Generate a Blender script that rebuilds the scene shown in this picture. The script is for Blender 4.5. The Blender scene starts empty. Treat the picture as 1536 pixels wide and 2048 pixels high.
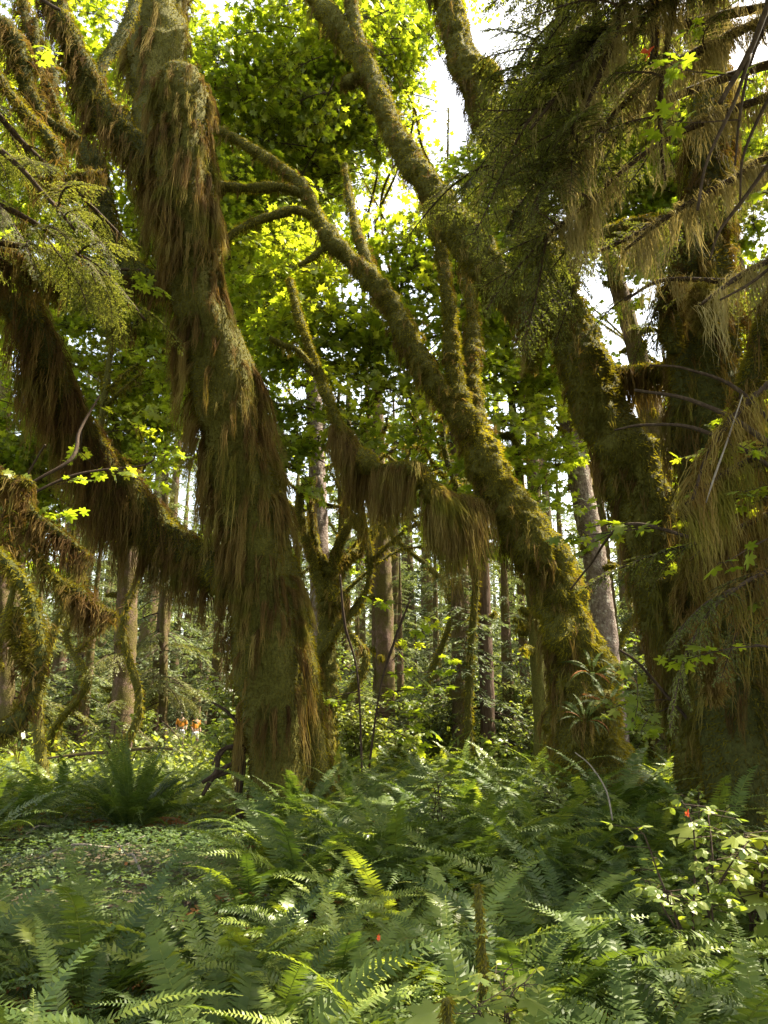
import bpy, math, random
import numpy as np
from mathutils import Vector, Matrix, Euler

random.seed(7)
RNG = np.random.default_rng(11)
SC = bpy.context.scene
COL = SC.collection

# ------------------------------------------------------------------ camera, sky, sun, exposure
EYE = 1.5
PITCH = math.radians(15.6)
F = 1479.0
cd = bpy.data.cameras.new("camera")
cam = bpy.data.objects.new("camera", cd)
COL.objects.link(cam)
cam.location = (0, 0, EYE)
cam.rotation_euler = (math.radians(90) + PITCH, 0, 0)
cd.sensor_fit = 'VERTICAL'
cd.sensor_height = 36.0
cd.lens = 26.0
cd.clip_start = 0.05
cd.clip_end = 2000
SC.camera = cam

AZ, EL = math.radians(71), math.radians(57)
TOSUN = np.array([math.sin(AZ) * math.cos(EL), math.cos(AZ) * math.cos(EL), math.sin(EL)])
w = bpy.data.worlds.new("World")
SC.world = w
w.use_nodes = True
nt = w.node_tree
for n in list(nt.nodes):
    nt.nodes.remove(n)
sky = nt.nodes.new('ShaderNodeTexSky')
sky.sky_type = 'NISHITA'
sky.sun_disc = False
sky.sun_elevation = EL
sky.sun_rotation = AZ
sky.air_density = 1.0
sky.dust_density = 2.0
bg = nt.nodes.new('ShaderNodeBackground')
bg.inputs['Strength'].default_value = 0.13
wo = nt.nodes.new('ShaderNodeOutputWorld')
hs = nt.nodes.new('ShaderNodeHueSaturation')      # white balance of the photograph: neutral shade
hs.inputs['Saturation'].default_value = 0.75
wb = nt.nodes.new('ShaderNodeMix'); wb.data_type = 'RGBA'; wb.blend_type = 'MULTIPLY'; wb.inputs[0].default_value = 1
wb.inputs[7].default_value = (1.12, 1.0, .80, 1)
nt.links.new(sky.outputs[0], hs.inputs['Color'])
nt.links.new(hs.outputs[0], wb.inputs[6])
nt.links.new(wb.outputs[2], bg.inputs[0])
nt.links.new(bg.outputs[0], wo.inputs[0])

sd = bpy.data.lights.new("sun", 'SUN')
sd.energy = 4.0
sd.angle = math.radians(0.5)
sd.color = (1.0, 0.90, 0.70)
sun = bpy.data.objects.new("sun", sd)
COL.objects.link(sun)
sun.rotation_euler = Vector(TOSUN).to_track_quat('Z', 'Y').to_euler()

SC.view_settings.view_transform = 'Standard'
SC.view_settings.look = 'None'
SC.view_settings.exposure = 2.65
SC.view_settings.gamma = 1.0
SC.view_settings.use_curve_mapping = False
SC.render.engine = 'CYCLES'
SC.cycles.use_denoising = True
SC.cycles.max_bounces = 7
SC.cycles.diffuse_bounces = 4
SC.cycles.glossy_bounces = 2
SC.cycles.transmission_bounces = 5
SC.cycles.sample_clamp_indirect = 6

# ------------------------------------------------------------------ small maths
CP, SP_ = math.cos(PITCH), math.sin(PITCH)
def ray(px, py):
    u, v = (px - 768) / F, (1024 - py) / F
    return np.array([u, CP - v * SP_, SP_ + v * CP])
def P(px, py, d):
    """a point d metres ahead of the camera (along the ground) seen at that place of the photograph"""
    r = ray(px, py)
    return np.array([0, 0, EYE]) + r * (d / r[1])
def camdepth(p):
    return p[1] * CP + (p[2] - EYE) * SP_
def project(p):
    p = np.asarray(p, float)
    x, y, z = p[..., 0], p[..., 1], p[..., 2] - EYE
    dz = y * CP + z * SP_
    up = -y * SP_ + z * CP
    return 768 + F * x / dz, 1024 - F * up / dz, dz

def vnoise(p, seed=0):
    p = np.asarray(p, float)
    i = np.floor(p).astype(np.int64)
    f = p - i
    f = f * f * (3 - 2 * f)
    def h(a, b, c):
        n = (a * 73856093) ^ (b * 19349663) ^ (c * 83492791) ^ (seed * 2654435761 & 0x7fffffff)
        n = (n ^ (n >> 13)) * 1274126177
        return ((n ^ (n >> 16)) & 0xffff) / 65535.0
    r = 0
    for dx in (0, 1):
        wx = f[..., 0] if dx else 1 - f[..., 0]
        for dy in (0, 1):
            wy = f[..., 1] if dy else 1 - f[..., 1]
            for dz in (0, 1):
                wz = f[..., 2] if dz else 1 - f[..., 2]
                r = r + h(i[..., 0] + dx, i[..., 1] + dy, i[..., 2] + dz) * wx * wy * wz
    return r * 2 - 1

def gz(x, y):
    x = np.asarray(x, float); y = np.asarray(y, float)
    q = np.stack([x * .35, y * .35, np.zeros_like(x)], -1)
    q2 = np.stack([x * 1.3, y * 1.3, np.zeros_like(x) + 5], -1)
    return 0.13 * vnoise(q, 3) + 0.04 * vnoise(q2, 4)

def rotmat(axis_z, spin=0.0):
    z = np.asarray(axis_z, float); z = z / np.linalg.norm(z)
    a = np.array([1.0, 0, 0]) if abs(z[0]) < .9 else np.array([0, 1.0, 0])
    x = np.cross(a, z); x /= np.linalg.norm(x)
    y = np.cross(z, x)
    c, s = math.cos(spin), math.sin(spin)
    return np.stack([c * x + s * y, -s * x + c * y, z], 1)
def euler(rx, ry, rz):
    return np.array(Euler((rx, ry, rz)).to_matrix())

# sun shafts: gaps in the canopy above the places that the sun reaches
SHAFTS = [(P(660, 1710, 5.0), 1.1), (P(640, 1820, 3.6), .5), (P(560, 1690, 5.6), .60), (P(730, 1790, 4.2), .30), (P(260, 1470, 18), 3.6), (P(90, 1500, 17), 2.5), (P(420, 1500, 15), 1.5),
          (P(1010, 1450, 15), 1.3), (P(1330, 1440, 13), .8), (P(1110, 1160, 11), .42), (P(1180, 1260, 11), .35),
          (P(425, 720, 10.5), .30), (P(300, 1020, 11.4), .45), (P(690, 1090, 16), 1.3), (P(620, 980, 16), .8), (P(1195, 1130, 16), .9),
          (P(1180, 260, 6.0), .60), (P(1330, 330, 6.0), .35), (P(920, 760, 11), .5), (P(985, 170, 11), .25), (P(1270, 735, 9), .45),
          (P(830, 940, 11), .45), (P(1480, 1600, 4.5), .35), (P(1400, 1650, 4.5), .22), (P(960, 1540, 8.0), .35),
          (P(640, 420, 14), 1.0), (P(600, 290, 20), 2.4), (P(620, 740, 17), 1.6), (P(700, 600, 20), 2.6), (P(540, 800, 18), 1.8), (P(860, 800, 19), 1.6), (P(600, 1430, 17), 2.0), (P(850, 1420, 18), 2.5), (P(90, 1380, 24), 3.2), (P(450, 1300, 20), 1.6), (P(1050, 1250, 20), 1.6), (P(300, 1300, 22), 2.5), (P(760, 1400, 24), 3.0), (P(50, 330, 6.5), .5), (P(1050, 1700, 4.5), .25)]
def in_shaft(p, extra=0.0):
    p = np.asarray(p, float)
    for t, r in SHAFTS:
        v = p - t
        k = float(v @ TOSUN)
        if k > 0.6 and np.linalg.norm(v - k * TOSUN) < r + extra:
            return True
    return False

# ------------------------------------------------------------------ mesh helpers
class MB:
    """collects vertices, triangles and quads with one tint value per vertex"""
    def __init__(s):
        s.v, s.t, s.q, s.c, s.n = [], [], [], [], 0
        s.tm, s.qm = [], []
    def add(s, V, T=None, Q=None, c=0.5, m=0):
        V = np.asarray(V, float).reshape(-1, 3)
        s.v.append(V)
        c = np.asarray(c, float)
        s.c.append(np.broadcast_to(c, (len(V),)) if c.ndim == 0 else c.reshape(-1))
        if T is not None and len(T):
            T = np.asarray(T, np.int64).reshape(-1, 3) + s.n; s.t.append(T); s.tm.append(np.full(len(T), m))
        if Q is not None and len(Q):
            Q = np.asarray(Q, np.int64).reshape(-1, 4) + s.n; s.q.append(Q); s.qm.append(np.full(len(Q), m))
        s.n += len(V)
    def arrays(s):
        V = np.concatenate(s.v)
        T = np.concatenate(s.t) if s.t else np.zeros((0, 3), np.int64)
        Q = np.concatenate(s.q) if s.q else np.zeros((0, 4), np.int64)
        tm = np.concatenate(s.tm) if s.tm else np.zeros(0, int)
        qm = np.concatenate(s.qm) if s.qm else np.zeros(0, int)
        return V, T, Q, np.concatenate(s.c), tm, qm
    def mesh(s, name, mats, smooth=True):
        V, T, Q, c, tm, qm = s.arrays()
        me = bpy.data.meshes.new(name)
        me.vertices.add(len(V)); me.vertices.foreach_set('co', V.astype(np.float32).ravel())
        nl = len(T) * 3 + len(Q) * 4
        me.loops.add(nl)
        me.loops.foreach_set('vertex_index', np.concatenate([T.ravel(), Q.ravel()]).astype(np.int32))
        me.polygons.add(len(T) + len(Q))
        ls = np.concatenate([np.arange(len(T)) * 3, len(T) * 3 + np.arange(len(Q)) * 4]).astype(np.int32)
        me.polygons.foreach_set('loop_start', ls)
        for m in (mats if isinstance(mats, (list, tuple)) else [mats]):
            me.materials.append(m)
        me.polygons.foreach_set('material_index', np.concatenate([tm, qm]).astype(np.int32))
        me.polygons.foreach_set('use_smooth', np.full(len(T) + len(Q), smooth))
        at = me.attributes.new('tint', 'FLOAT', 'POINT')
        at.data.foreach_set('value', c.astype(np.float32))
        me.update(calc_edges=True)
        TRIS[0] += len(T) + 2 * len(Q)
        return me
TRIS = [0]

def link(name, data, parent=None, M=None, kind=None):
    o = bpy.data.objects.new(name, data)
    COL.objects.link(o)
    if parent is not None:
        o.parent = parent
    if M is not None:
        o.matrix_local = M
    if kind:
        o['kind'] = kind
    return o
def thing(name, label, cat, loc=(0, 0, 0), group=None, data=None, rz=0.0):
    o = bpy.data.objects.new(name, data)
    COL.objects.link(o)
    o.location = loc
    o.rotation_euler = (0, 0, rz)
    o['label'] = label; o['category'] = cat
    if group:
        o['group'] = group
    return o
def mat4(R, t, s=1.0):
    M = Matrix.Identity(4)
    for i in range(3):
        for j in range(3):
            M[i][j] = float(R[i][j]) * s
        M[i][3] = float(t[i])
    return M

# ------------------------------------------------------------------ materials
def newmat(name):
    m = bpy.data.materials.new(name); m.use_nodes = True
    t = m.node_tree
    for n in list(t.nodes):
        t.nodes.remove(n)
    return m, t, t.nodes, t.links
def ramp(t, src, stops):
    r = t.nodes.new('ShaderNodeValToRGB')
    e = r.color_ramp.elements
    while len(e) < len(stops):
        e.new(0.5)
    for i, (p, c) in enumerate(stops):
        e[i].position = p; e[i].color = (*c, 1)
    t.links.new(src, r.inputs[0])
    return r.outputs[0]
def math_(t, op, a, b=None, c=None, clamp=False):
    n = t.nodes.new('ShaderNodeMath'); n.operation = op; n.use_clamp = clamp
    for i, x in enumerate((a, b, c)):
        if x is None: continue
        if isinstance(x, (int, float)): n.inputs[i].default_value = x
        else: t.links.new(x, n.inputs[i])
    return n.outputs[0]
def noise(t, scale, detail=3, rough=.6, coord=None, out='Fac', dist=0.0):
    n = t.nodes.new('ShaderNodeTexNoise')
    n.inputs['Scale'].default_value = scale; n.inputs['Detail'].default_value = detail; n.inputs['Roughness'].default_value = rough
    n.inputs['Distortion'].default_value = dist
    if coord is None:
        coord = t.nodes.new('ShaderNodeNewGeometry').outputs['Position']
    t.links.new(coord, n.inputs['Vector'])
    return n.outputs[out]
def attr(t, name='tint'):
    a = t.nodes.new('ShaderNodeAttribute'); a.attribute_name = name
    return a.outputs['Fac']
def objrand(t):
    return t.nodes.new('ShaderNodeObjectInfo').outputs['Random']
def bump(t, h, strength, dist):
    b = t.nodes.new('ShaderNodeBump'); b.inputs['Strength'].default_value = strength; b.inputs['Distance'].default_value = dist
    t.links.new(h, b.inputs['Height'])
    return b.outputs[0]

def leafy(name, stops, trans=0.4, rough=0.5, spec=0.4, tmul=(1.5, 1.6, .5), vary=.35, useobj=True, nscale=0.5, green=None):
    """leaf material: reflective part + light coming through; colour by tint, object and a slow noise"""
    m, t, N, L = newmat(name)
    f = math_(t, 'MULTIPLY', attr(t), 0.5)
    if useobj:
        f = math_(t, 'ADD', f, math_(t, 'MULTIPLY', objrand(t), vary))
    f = math_(t, 'ADD', f, math_(t, 'MULTIPLY', noise(t, nscale, 2), 0.5), clamp=True)
    c = ramp(t, f, stops)
    if green:
        gm = N.new('ShaderNodeMix'); gm.data_type = 'RGBA'
        L.new(ramp(t, noise(t, 1.7, 4, .65), [(.48, (0, 0, 0)), (.64, (.85, .85, .85))]), gm.inputs[0])
        L.new(c, gm.inputs[6]); L.new(ramp(t, f, green), gm.inputs[7])
        c = gm.outputs[2]
    p = N.new('ShaderNodeBsdfPrincipled')
    L.new(c, p.inputs['Base Color']); p.inputs['Roughness'].default_value = rough
    p.inputs['Specular IOR Level'].default_value = spec
    tr = N.new('ShaderNodeBsdfTranslucent')
    mu = N.new('ShaderNodeMix'); mu.data_type = 'RGBA'; mu.blend_type = 'MULTIPLY'; mu.inputs[0].default_value = 1
    L.new(c, mu.inputs[6]); mu.inputs[7].default_value = (*tmul, 1)
    L.new(mu.outputs[2], tr.inputs[0])
    mx = N.new('ShaderNodeMixShader'); mx.inputs[0].default_value = trans
    L.new(p.outputs[0], mx.inputs[1]); L.new(tr.outputs[0], mx.inputs[2])
    o = N.new('ShaderNodeOutputMaterial'); L.new(mx.outputs[0], o.inputs[0])
    return m

M_MAPLE = leafy("maple_leaf", [(0, (.085, .13, .020)), (.45, (.13, .18, .025)), (.75, (.175, .215, .03)), (1, (.23, .25, .04))], trans=.60, rough=.45, tmul=(2.15, 2.1, .5))
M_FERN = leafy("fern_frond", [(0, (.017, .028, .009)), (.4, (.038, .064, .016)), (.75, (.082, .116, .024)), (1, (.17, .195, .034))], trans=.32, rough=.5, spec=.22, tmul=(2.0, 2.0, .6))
M_FERNY = leafy("sunlit_fern_frond", [(0, (.09, .14, .03)), (.6, (.16, .21, .04)), (1, (.24, .26, .05))], trans=.38, rough=.4, spec=.5, tmul=(1.9, 1.8, .5))  # brighter, yellower fern colour; sunlight painted into fronds of the lit spots
M_DEAD = leafy("dead_fern_frond", [(0, (.10, .035, .012)), (.5, (.20, .08, .025)), (1, (.34, .16, .05))], trans=.3, rough=.7, spec=.2, tmul=(1.6, 1.1, .6))
M_CONIF = leafy("conifer_needles", [(0, (.024, .036, .014)), (.4, (.046, .066, .022)), (.75, (.080, .104, .034)), (1, (.15, .16, .05))], trans=.3, rough=.6, spec=.2, tmul=(1.8, 1.8, .6))
M_CONIFF = leafy("lightened_conifer_needles", [(0, (.045, .070, .040)), (.4, (.085, .115, .055)), (.75, (.135, .165, .075)), (1, (.21, .22, .10))], trans=.35, rough=.6, spec=.3, tmul=(1.6, 1.6, .7))  # paler needles: colour raised to brighten the shaded background
M_CONIFN = leafy("near_hemlock_needles", [(0, (.040, .052, .018)), (.4, (.070, .088, .028)), (.75, (.115, .132, .040)), (1, (.19, .19, .06))], trans=.42, rough=.6, spec=.2, tmul=(1.9, 1.8, .6))
M_CONIF2 = leafy("yellowish_conifer_needles", [(0, (.045, .065, .022)), (.5, (.09, .11, .03)), (1, (.17, .17, .05))], trans=.3, rough=.5, spec=.4, tmul=(1.8, 1.7, .5))
M_SHRUB = leafy("shrub_leaf", [(0, (.060, .095, .025)), (.5, (.13, .175, .038)), (1, (.25, .27, .06))], trans=.45, rough=.42, spec=.5, tmul=(1.8, 1.8, .5))
M_CLOVER = leafy("clover_leaf", [(0, (.028, .050, .018)), (.5, (.052, .085, .028)), (1, (.11, .14, .038))], trans=.3, rough=.35, spec=.5, tmul=(1.6, 1.8, .5))
M_MOSS = leafy("moss_tuft", [(0, (.022, .016, .006)), (.3, (.070, .055, .012)), (.55, (.150, .135, .018)), (.8, (.29, .25, .028)), (1, (.42, .35, .04))], trans=.35, rough=.9, spec=.05, tmul=(1.7, 1.6, .5), useobj=False, nscale=1.1)
M_HANG = leafy("hanging_moss_strand", [(0, (.022, .014, .007)), (.3, (.078, .046, .018)), (.55, (.158, .108, .036)), (.8, (.26, .210, .070)), (1, (.42, .35, .17))], trans=.4, rough=.9, spec=.05, tmul=(1.35, 1.2, .55), useobj=False, nscale=1.3, green=[(0, (.022, .022, .006)), (.4, (.075, .080, .014)), (.7, (.16, .16, .025)), (1, (.32, .29, .05))])
M_LICH = leafy("pale_lichen_strand", [(0, (.10, .08, .03)), (.5, (.22, .185, .08)), (1, (.40, .35, .18))], trans=.35, rough=.9, spec=.05, tmul=(1.3, 1.2, .8), useobj=False, nscale=1.5)
M_RED = leafy("red_leaf", [(0, (.18, .02, .01)), (.5, (.45, .06, .015)), (1, (.60, .14, .03))], trans=.45, rough=.5, tmul=(1.6, 1, .5))

def bark(name, c0, c1, c2, scale=14, stretch=(1, 1, .25), moss=None, mossamt=.5, lich=None, bs=.6, bd=.02):
    m, t, N, L = newmat(name)
    g = N.new('ShaderNodeNewGeometry').outputs['Position']
    mp = N.new('ShaderNodeMapping'); mp.inputs['Scale'].default_value = stretch
    L.new(g, mp.inputs[0])
    n1 = noise(t, scale, 5, .65, mp.outputs[0], dist=.4)
    vo = N.new('ShaderNodeTexVoronoi'); vo.inputs['Scale'].default_value = scale * 1.4; vo.feature = 'DISTANCE_TO_EDGE'
    L.new(mp.outputs[0], vo.inputs['Vector'])
    h = math_(t, 'ADD', n1, math_(t, 'MULTIPLY', math_(t, 'MINIMUM', vo.outputs[0], .2), 2.0))
    c = ramp(t, n1, [(.25, c0), (.5, c1), (.75, c2)])
    if lich:
        mx = N.new('ShaderNodeMix'); mx.data_type = 'RGBA'
        f = ramp(t, noise(t, 7, 6, .75), [(.54, (0, 0, 0)), (.62, (1, 1, 1))])
        L.new(f, mx.inputs[0]); L.new(c, mx.inputs[6]); mx.inputs[7].default_value = (*lich, 1)
        c = mx.outputs[2]
    if moss:
        mx = N.new('ShaderNodeMix'); mx.data_type = 'RGBA'
        nn = math_(t, 'ADD', noise(t, 2.2, 5, .7), math_(t, 'MULTIPLY', attr(t), .35))
        f = ramp(t, nn, [(1.05 - mossamt - .18, (0, 0, 0)), (1.05 - mossamt + .05, (1, 1, 1))])
        mc = ramp(t, noise(t, 30, 3, .7), [(.3, (moss[0] * .45, moss[1] * .42, moss[2] * .5)), (.7, moss)])
        L.new(f, mx.inputs[0]); L.new(c, mx.inputs[6]); L.new(mc, mx.inputs[7])
        c = mx.outputs[2]
        h = math_(t, 'ADD', h, math_(t, 'MULTIPLY', noise(t, 45, 4, .7), .8))
    p = N.new('ShaderNodeBsdfPrincipled'); L.new(c, p.inputs['Base Color'])
    p.inputs['Roughness'].default_value = .9; p.inputs['Specular IOR Level'].default_value = .15
    L.new(bump(t, h, bs, bd), p.inputs['Normal'])
    o = N.new('ShaderNodeOutputMaterial'); L.new(p.outputs[0], o.inputs[0])
    return m
M_MTRUNK = bark("mossy_maple_bark", (.022, .013, .008), (.055, .032, .016), (.10, .065, .03), 9, (1, 1, .22), moss=(.115, .11, .02), mossamt=.62, bd=.04, bs=.9)
M_DTRUNK = bark("dark_mossy_bark", (.018, .011, .007), (.045, .027, .014), (.08, .05, .025), 9, (1, 1, .22), moss=(.075, .08, .018), mossamt=.62, bd=.04, bs=.9)
M_SPRUCE = bark("spruce_bark", (.06, .035, .028), (.14, .085, .07), (.24, .165, .15), 16, (1, 1, .6), moss=(.13, .11, .03), mossamt=.36, bs=.8, bd=.03)
M_LICHB = bark("lichened_bark", (.07, .05, .04), (.16, .12, .10), (.28, .23, .2), 16, (1, 1, .7), lich=(.36, .33, .28), bs=.8, bd=.03)
M_HEM = bark("hemlock_bark", (.045, .030, .020), (.095, .062, .045), (.16, .115, .085), 12, (1, 1, .12), bs=.8, bd=.02)
M_TWIG = bark("twig_bark", (.02, .014, .01), (.045, .03, .02), (.09, .065, .045), 30, (1, 1, .4), bs=.3, bd=.004)
M_SNAG = bark("bleached_snag_wood", (.25, .22, .18), (.4, .36, .3), (.55, .5, .44), 14, (1, 1, .12), bs=.5, bd=.01)

M_PALE = bark("weathered_twig", (.10, .085, .07), (.2, .17, .14), (.3, .27, .23), 40, (1, 1, .5), bs=.5, bd=.004)

def soil():
    m, t, N, L = newmat("forest_soil")
    n = noise(t, 3, 6, .7)
    n2 = noise(t, 22, 4, .7)
    c1 = ramp(t, n2, [(.3, (.02, .013, .008)), (.55, (.055, .035, .018)), (.75, (.11, .075, .04))])
    c2 = ramp(t, n2, [(.3, (.03, .045, .01)), (.7, (.09, .115, .02))])
    mx = N.new('ShaderNodeMix'); mx.data_type = 'RGBA'
    L.new(ramp(t, n, [(.45, (0, 0, 0)), (.55, (1, 1, 1))]), mx.inputs[0]); L.new(c1, mx.inputs[6]); L.new(c2, mx.inputs[7])
    p = N.new('ShaderNodeBsdfPrincipled'); L.new(mx.outputs[2], p.inputs['Base Color']); p.inputs['Roughness'].default_value = .95
    L.new(bump(t, n2, .8, .04), p.inputs['Normal'])
    o = N.new('ShaderNodeOutputMaterial'); L.new(p.outputs[0], o.inputs[0])
    return m
M_SOIL = soil()
def plain(name, c, r=.7):
    m, t, N, L = newmat(name)
    p = N.new('ShaderNodeBsdfPrincipled')
    L.new(ramp(t, noise(t, 25, 3), [(.3, tuple(x * .8 for x in c)), (.7, c)]), p.inputs['Base Color'])
    p.inputs['Roughness'].default_value = r
    o = N.new('ShaderNodeOutputMaterial'); L.new(p.outputs[0], o.inputs[0])
    return m

# ------------------------------------------------------------------ ground
def build_ground():
    xs = np.concatenate([-np.geomspace(400, 12, 12), np.linspace(-11, 11, 70), np.geomspace(12, 400, 12)])
    ys = np.concatenate([[-60, -20, -8], np.linspace(-3, 30, 90), np.geomspace(32, 600, 20)])
    X, Y = np.meshgrid(xs, ys)
    V = np.stack([X, Y, gz(X, Y)], -1)
    b = MB()
    ny, nx = X.shape
    i = np.arange(ny - 1)[:, None] * nx + np.arange(nx - 1)[None]
    b.add(V, Q=np.stack([i, i + 1, i + nx + 1, i + nx], -1))
    o = link('ground', b.mesh('ground', M_SOIL)); o['kind'] = 'structure'
build_ground()

# ------------------------------------------------------------------ limbs
class Limb:
    """a lumpy tapering tube along a smoothed path; keeps its surface so that moss can grow on it"""
    def __init__(s, pts, rad, ring=28, step=.06, lump=.16, lf=1.6, fine=.05, bead=0.0, beadlen=.35, seed=0, cap=True, flute=0.0):
        pts = np.asarray(pts, float); rad = np.asarray(rad, float)
        n = len(pts)
        pe = np.vstack([2 * pts[0] - pts[1], pts, 2 * pts[-1] - pts[-2]])
        out, ro = [], []
        for i in range(n - 1):
            p0, p1, p2, p3 = pe[i:i + 4]
            k = max(2, int(np.linalg.norm(p2 - p1) / step))
            u = np.linspace(0, 1, k, endpoint=False)[:, None]
            out.append(.5 * ((2 * p1) + (-p0 + p2) * u + (2 * p0 - 5 * p1 + 4 * p2 - p3) * u ** 2 + (-p0 + 3 * p1 - 3 * p2 + p3) * u ** 3))
            uu = u[:, 0]; uu = uu * uu * (3 - 2 * uu)
            ro.append(rad[i] * (1 - uu) + rad[i + 1] * uu)
        C = np.vstack(out + [pts[-1:]]); R = np.concatenate(ro + [rad[-1:]])
        T = np.gradient(C, axis=0); T /= np.linalg.norm(T, axis=1)[:, None]
        N = np.zeros_like(C)
        a = np.cross(T[0], [0, 1.0, 0.05]); N[0] = a / np.linalg.norm(a)
        for i in range(1, len(C)):
            v = N[i - 1] - T[i] * (N[i - 1] @ T[i]); N[i] = v / np.linalg.norm(v)
        B = np.cross(T, N)
        th = np.linspace(0, 2 * np.pi, ring, endpoint=False)
        D = N[:, None] * np.cos(th)[None, :, None] + B[:, None] * np.sin(th)[None, :, None]
        q = C[:, None] + D * R[:, None, None]
        rr = R[:, None] * (1 + lump * vnoise(q * lf, seed + 1) + lump * .55 * vnoise(q * lf * 2.7, seed + 2)) + fine * np.minimum(R[:, None], .25) * vnoise(q * 13, seed + 3)
        if bead:
            sl = np.concatenate([[0], np.cumsum(np.linalg.norm(np.diff(C, axis=0), axis=1))])
            ph = sl / beadlen + 1.2 * vnoise(np.stack([sl / beadlen * .5, sl * 0, sl * 0 + seed], -1), 5)
            rr = rr * (1 + bead * (np.abs(np.sin(np.pi * ph)) - .5))[:, None]
        if flute:
            rr = rr * (1 + flute * np.sin(th * 5 + seed + 1.5 * vnoise(np.stack([C[:, 2] * .5, C[:, 2] * 0, C[:, 2] * 0], -1), 9)[:, None]))
        V = C[:, None] + D * rr[..., None]
        s.C, s.R, s.T, s.D, s.V, s.rr, s.ring = C, R, T, D, V, rr, ring
        s.cap = cap
        s.seed = seed
    def add_to(s, b, m=0):
        n, k = len(s.C), s.ring
        i = np.arange(n - 1)[:, None] * k + np.arange(k)[None]
        j = np.arange(n - 1)[:, None] * k + (np.arange(k)[None] + 1) % k
        Q = np.stack([i, j, j + k, i + k], -1).reshape(-1, 4)
        V = s.V.reshape(-1, 3)
        up = s.D[..., 2].reshape(-1) * .5 + .5
        T = None
        if s.cap:
            V = np.vstack([V, s.C[-1] + s.T[-1] * s.R[-1] * .5, s.C[0] - s.T[0] * s.R[0] * .5])
            up = np.append(up, [.5, .5])
            e = (n - 1) * k
            T = [(e + a, e + (a + 1) % k, n * k) for a in range(k)] + [((a + 1) % k, a, n * k + 1) for a in range(k)]
        b.add(V, T=T, Q=Q, c=up, m=m)
    def pick(s, n, lo=0.0, hi=1.0, bias=None):
        """random surface points (area weighted), their outward directions and axis tangents"""
        nn = len(s.C)
        w = s.R.copy(); idx = np.arange(nn) / max(1, nn - 1)
        w[(idx < lo) | (idx > hi)] = 0
        i = RNG.choice(nn, n, p=w / w.sum()); j = RNG.integers(0, s.ring, n)
        if bias is not None:
            keep = RNG.random(n) < bias(s.D[i, j], s.V[i, j])
            i, j = i[keep], j[keep]
        i2 = np.clip(i + 1, 0, nn - 1); j2 = (j + 1) % s.ring
        a, b_ = RNG.random(len(i))[:, None], RNG.random(len(i))[:, None]
        p = s.V[i, j] * (1 - a) * (1 - b_) + s.V[i2, j] * a * (1 - b_) + s.V[i, j2] * (1 - a) * b_ + s.V[i2, j2] * a * b_
        s.pickR = s.R[i]
        return p, s.D[i, j], s.T[i]

SLIM = 1.0
def limb_px(path, **kw):
    """path given as (px, py, radius in px, distance)"""
    pts = [P(a, b, d) for a, b, r, d in path]
    rad = [r * SLIM * camdepth(p) / F for (a, b, r, d), p in zip(path, pts)]
    return Limb(pts, rad, **kw)

def tufts(b, limb, n, length=.05, width=.012, lo=0, hi=1, bias=None, tint=None, droop=.5):
    """short moss shoots all over a limb: one narrow bent blade each"""
    p, d, t = limb.pick(n, lo, hi, bias)
    n = len(p)
    r = RNG.normal(size=(n, 3)) * .55
    dirn = d + r; dirn[:, 2] -= droop * .6; dirn /= np.linalg.norm(dirn, axis=1)[:, None]
    side = np.cross(dirn, RNG.normal(size=(n, 3))); side /= np.linalg.norm(side, axis=1)[:, None]
    L = length * RNG.uniform(.5, 1.5, n)[:, None]; W = width * RNG.uniform(.6, 1.3, n)[:, None]
    mid = p + dirn * L * .55; tip = p + dirn * L; tip[:, 2] -= L[:, 0] * droop * .7
    base = p - d * .01
    V = np.stack([base, mid * .6 + base * .4 + side * W * .6, tip, mid * .6 + base * .4 - side * W * .6], 1)
    k = np.arange(n)[:, None] * 4
    pn = vnoise(p * 2.3, 31)
    pn = pn + .6 * vnoise(p * 6.1, 33)
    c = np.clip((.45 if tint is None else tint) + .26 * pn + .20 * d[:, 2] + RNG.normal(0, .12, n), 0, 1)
    b.add(V.reshape(-1, 3), T=np.concatenate([k + np.array([[0, 1, 2]]), k + np.array([[0, 2, 3]])]), c=np.repeat(c, 4))

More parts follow.
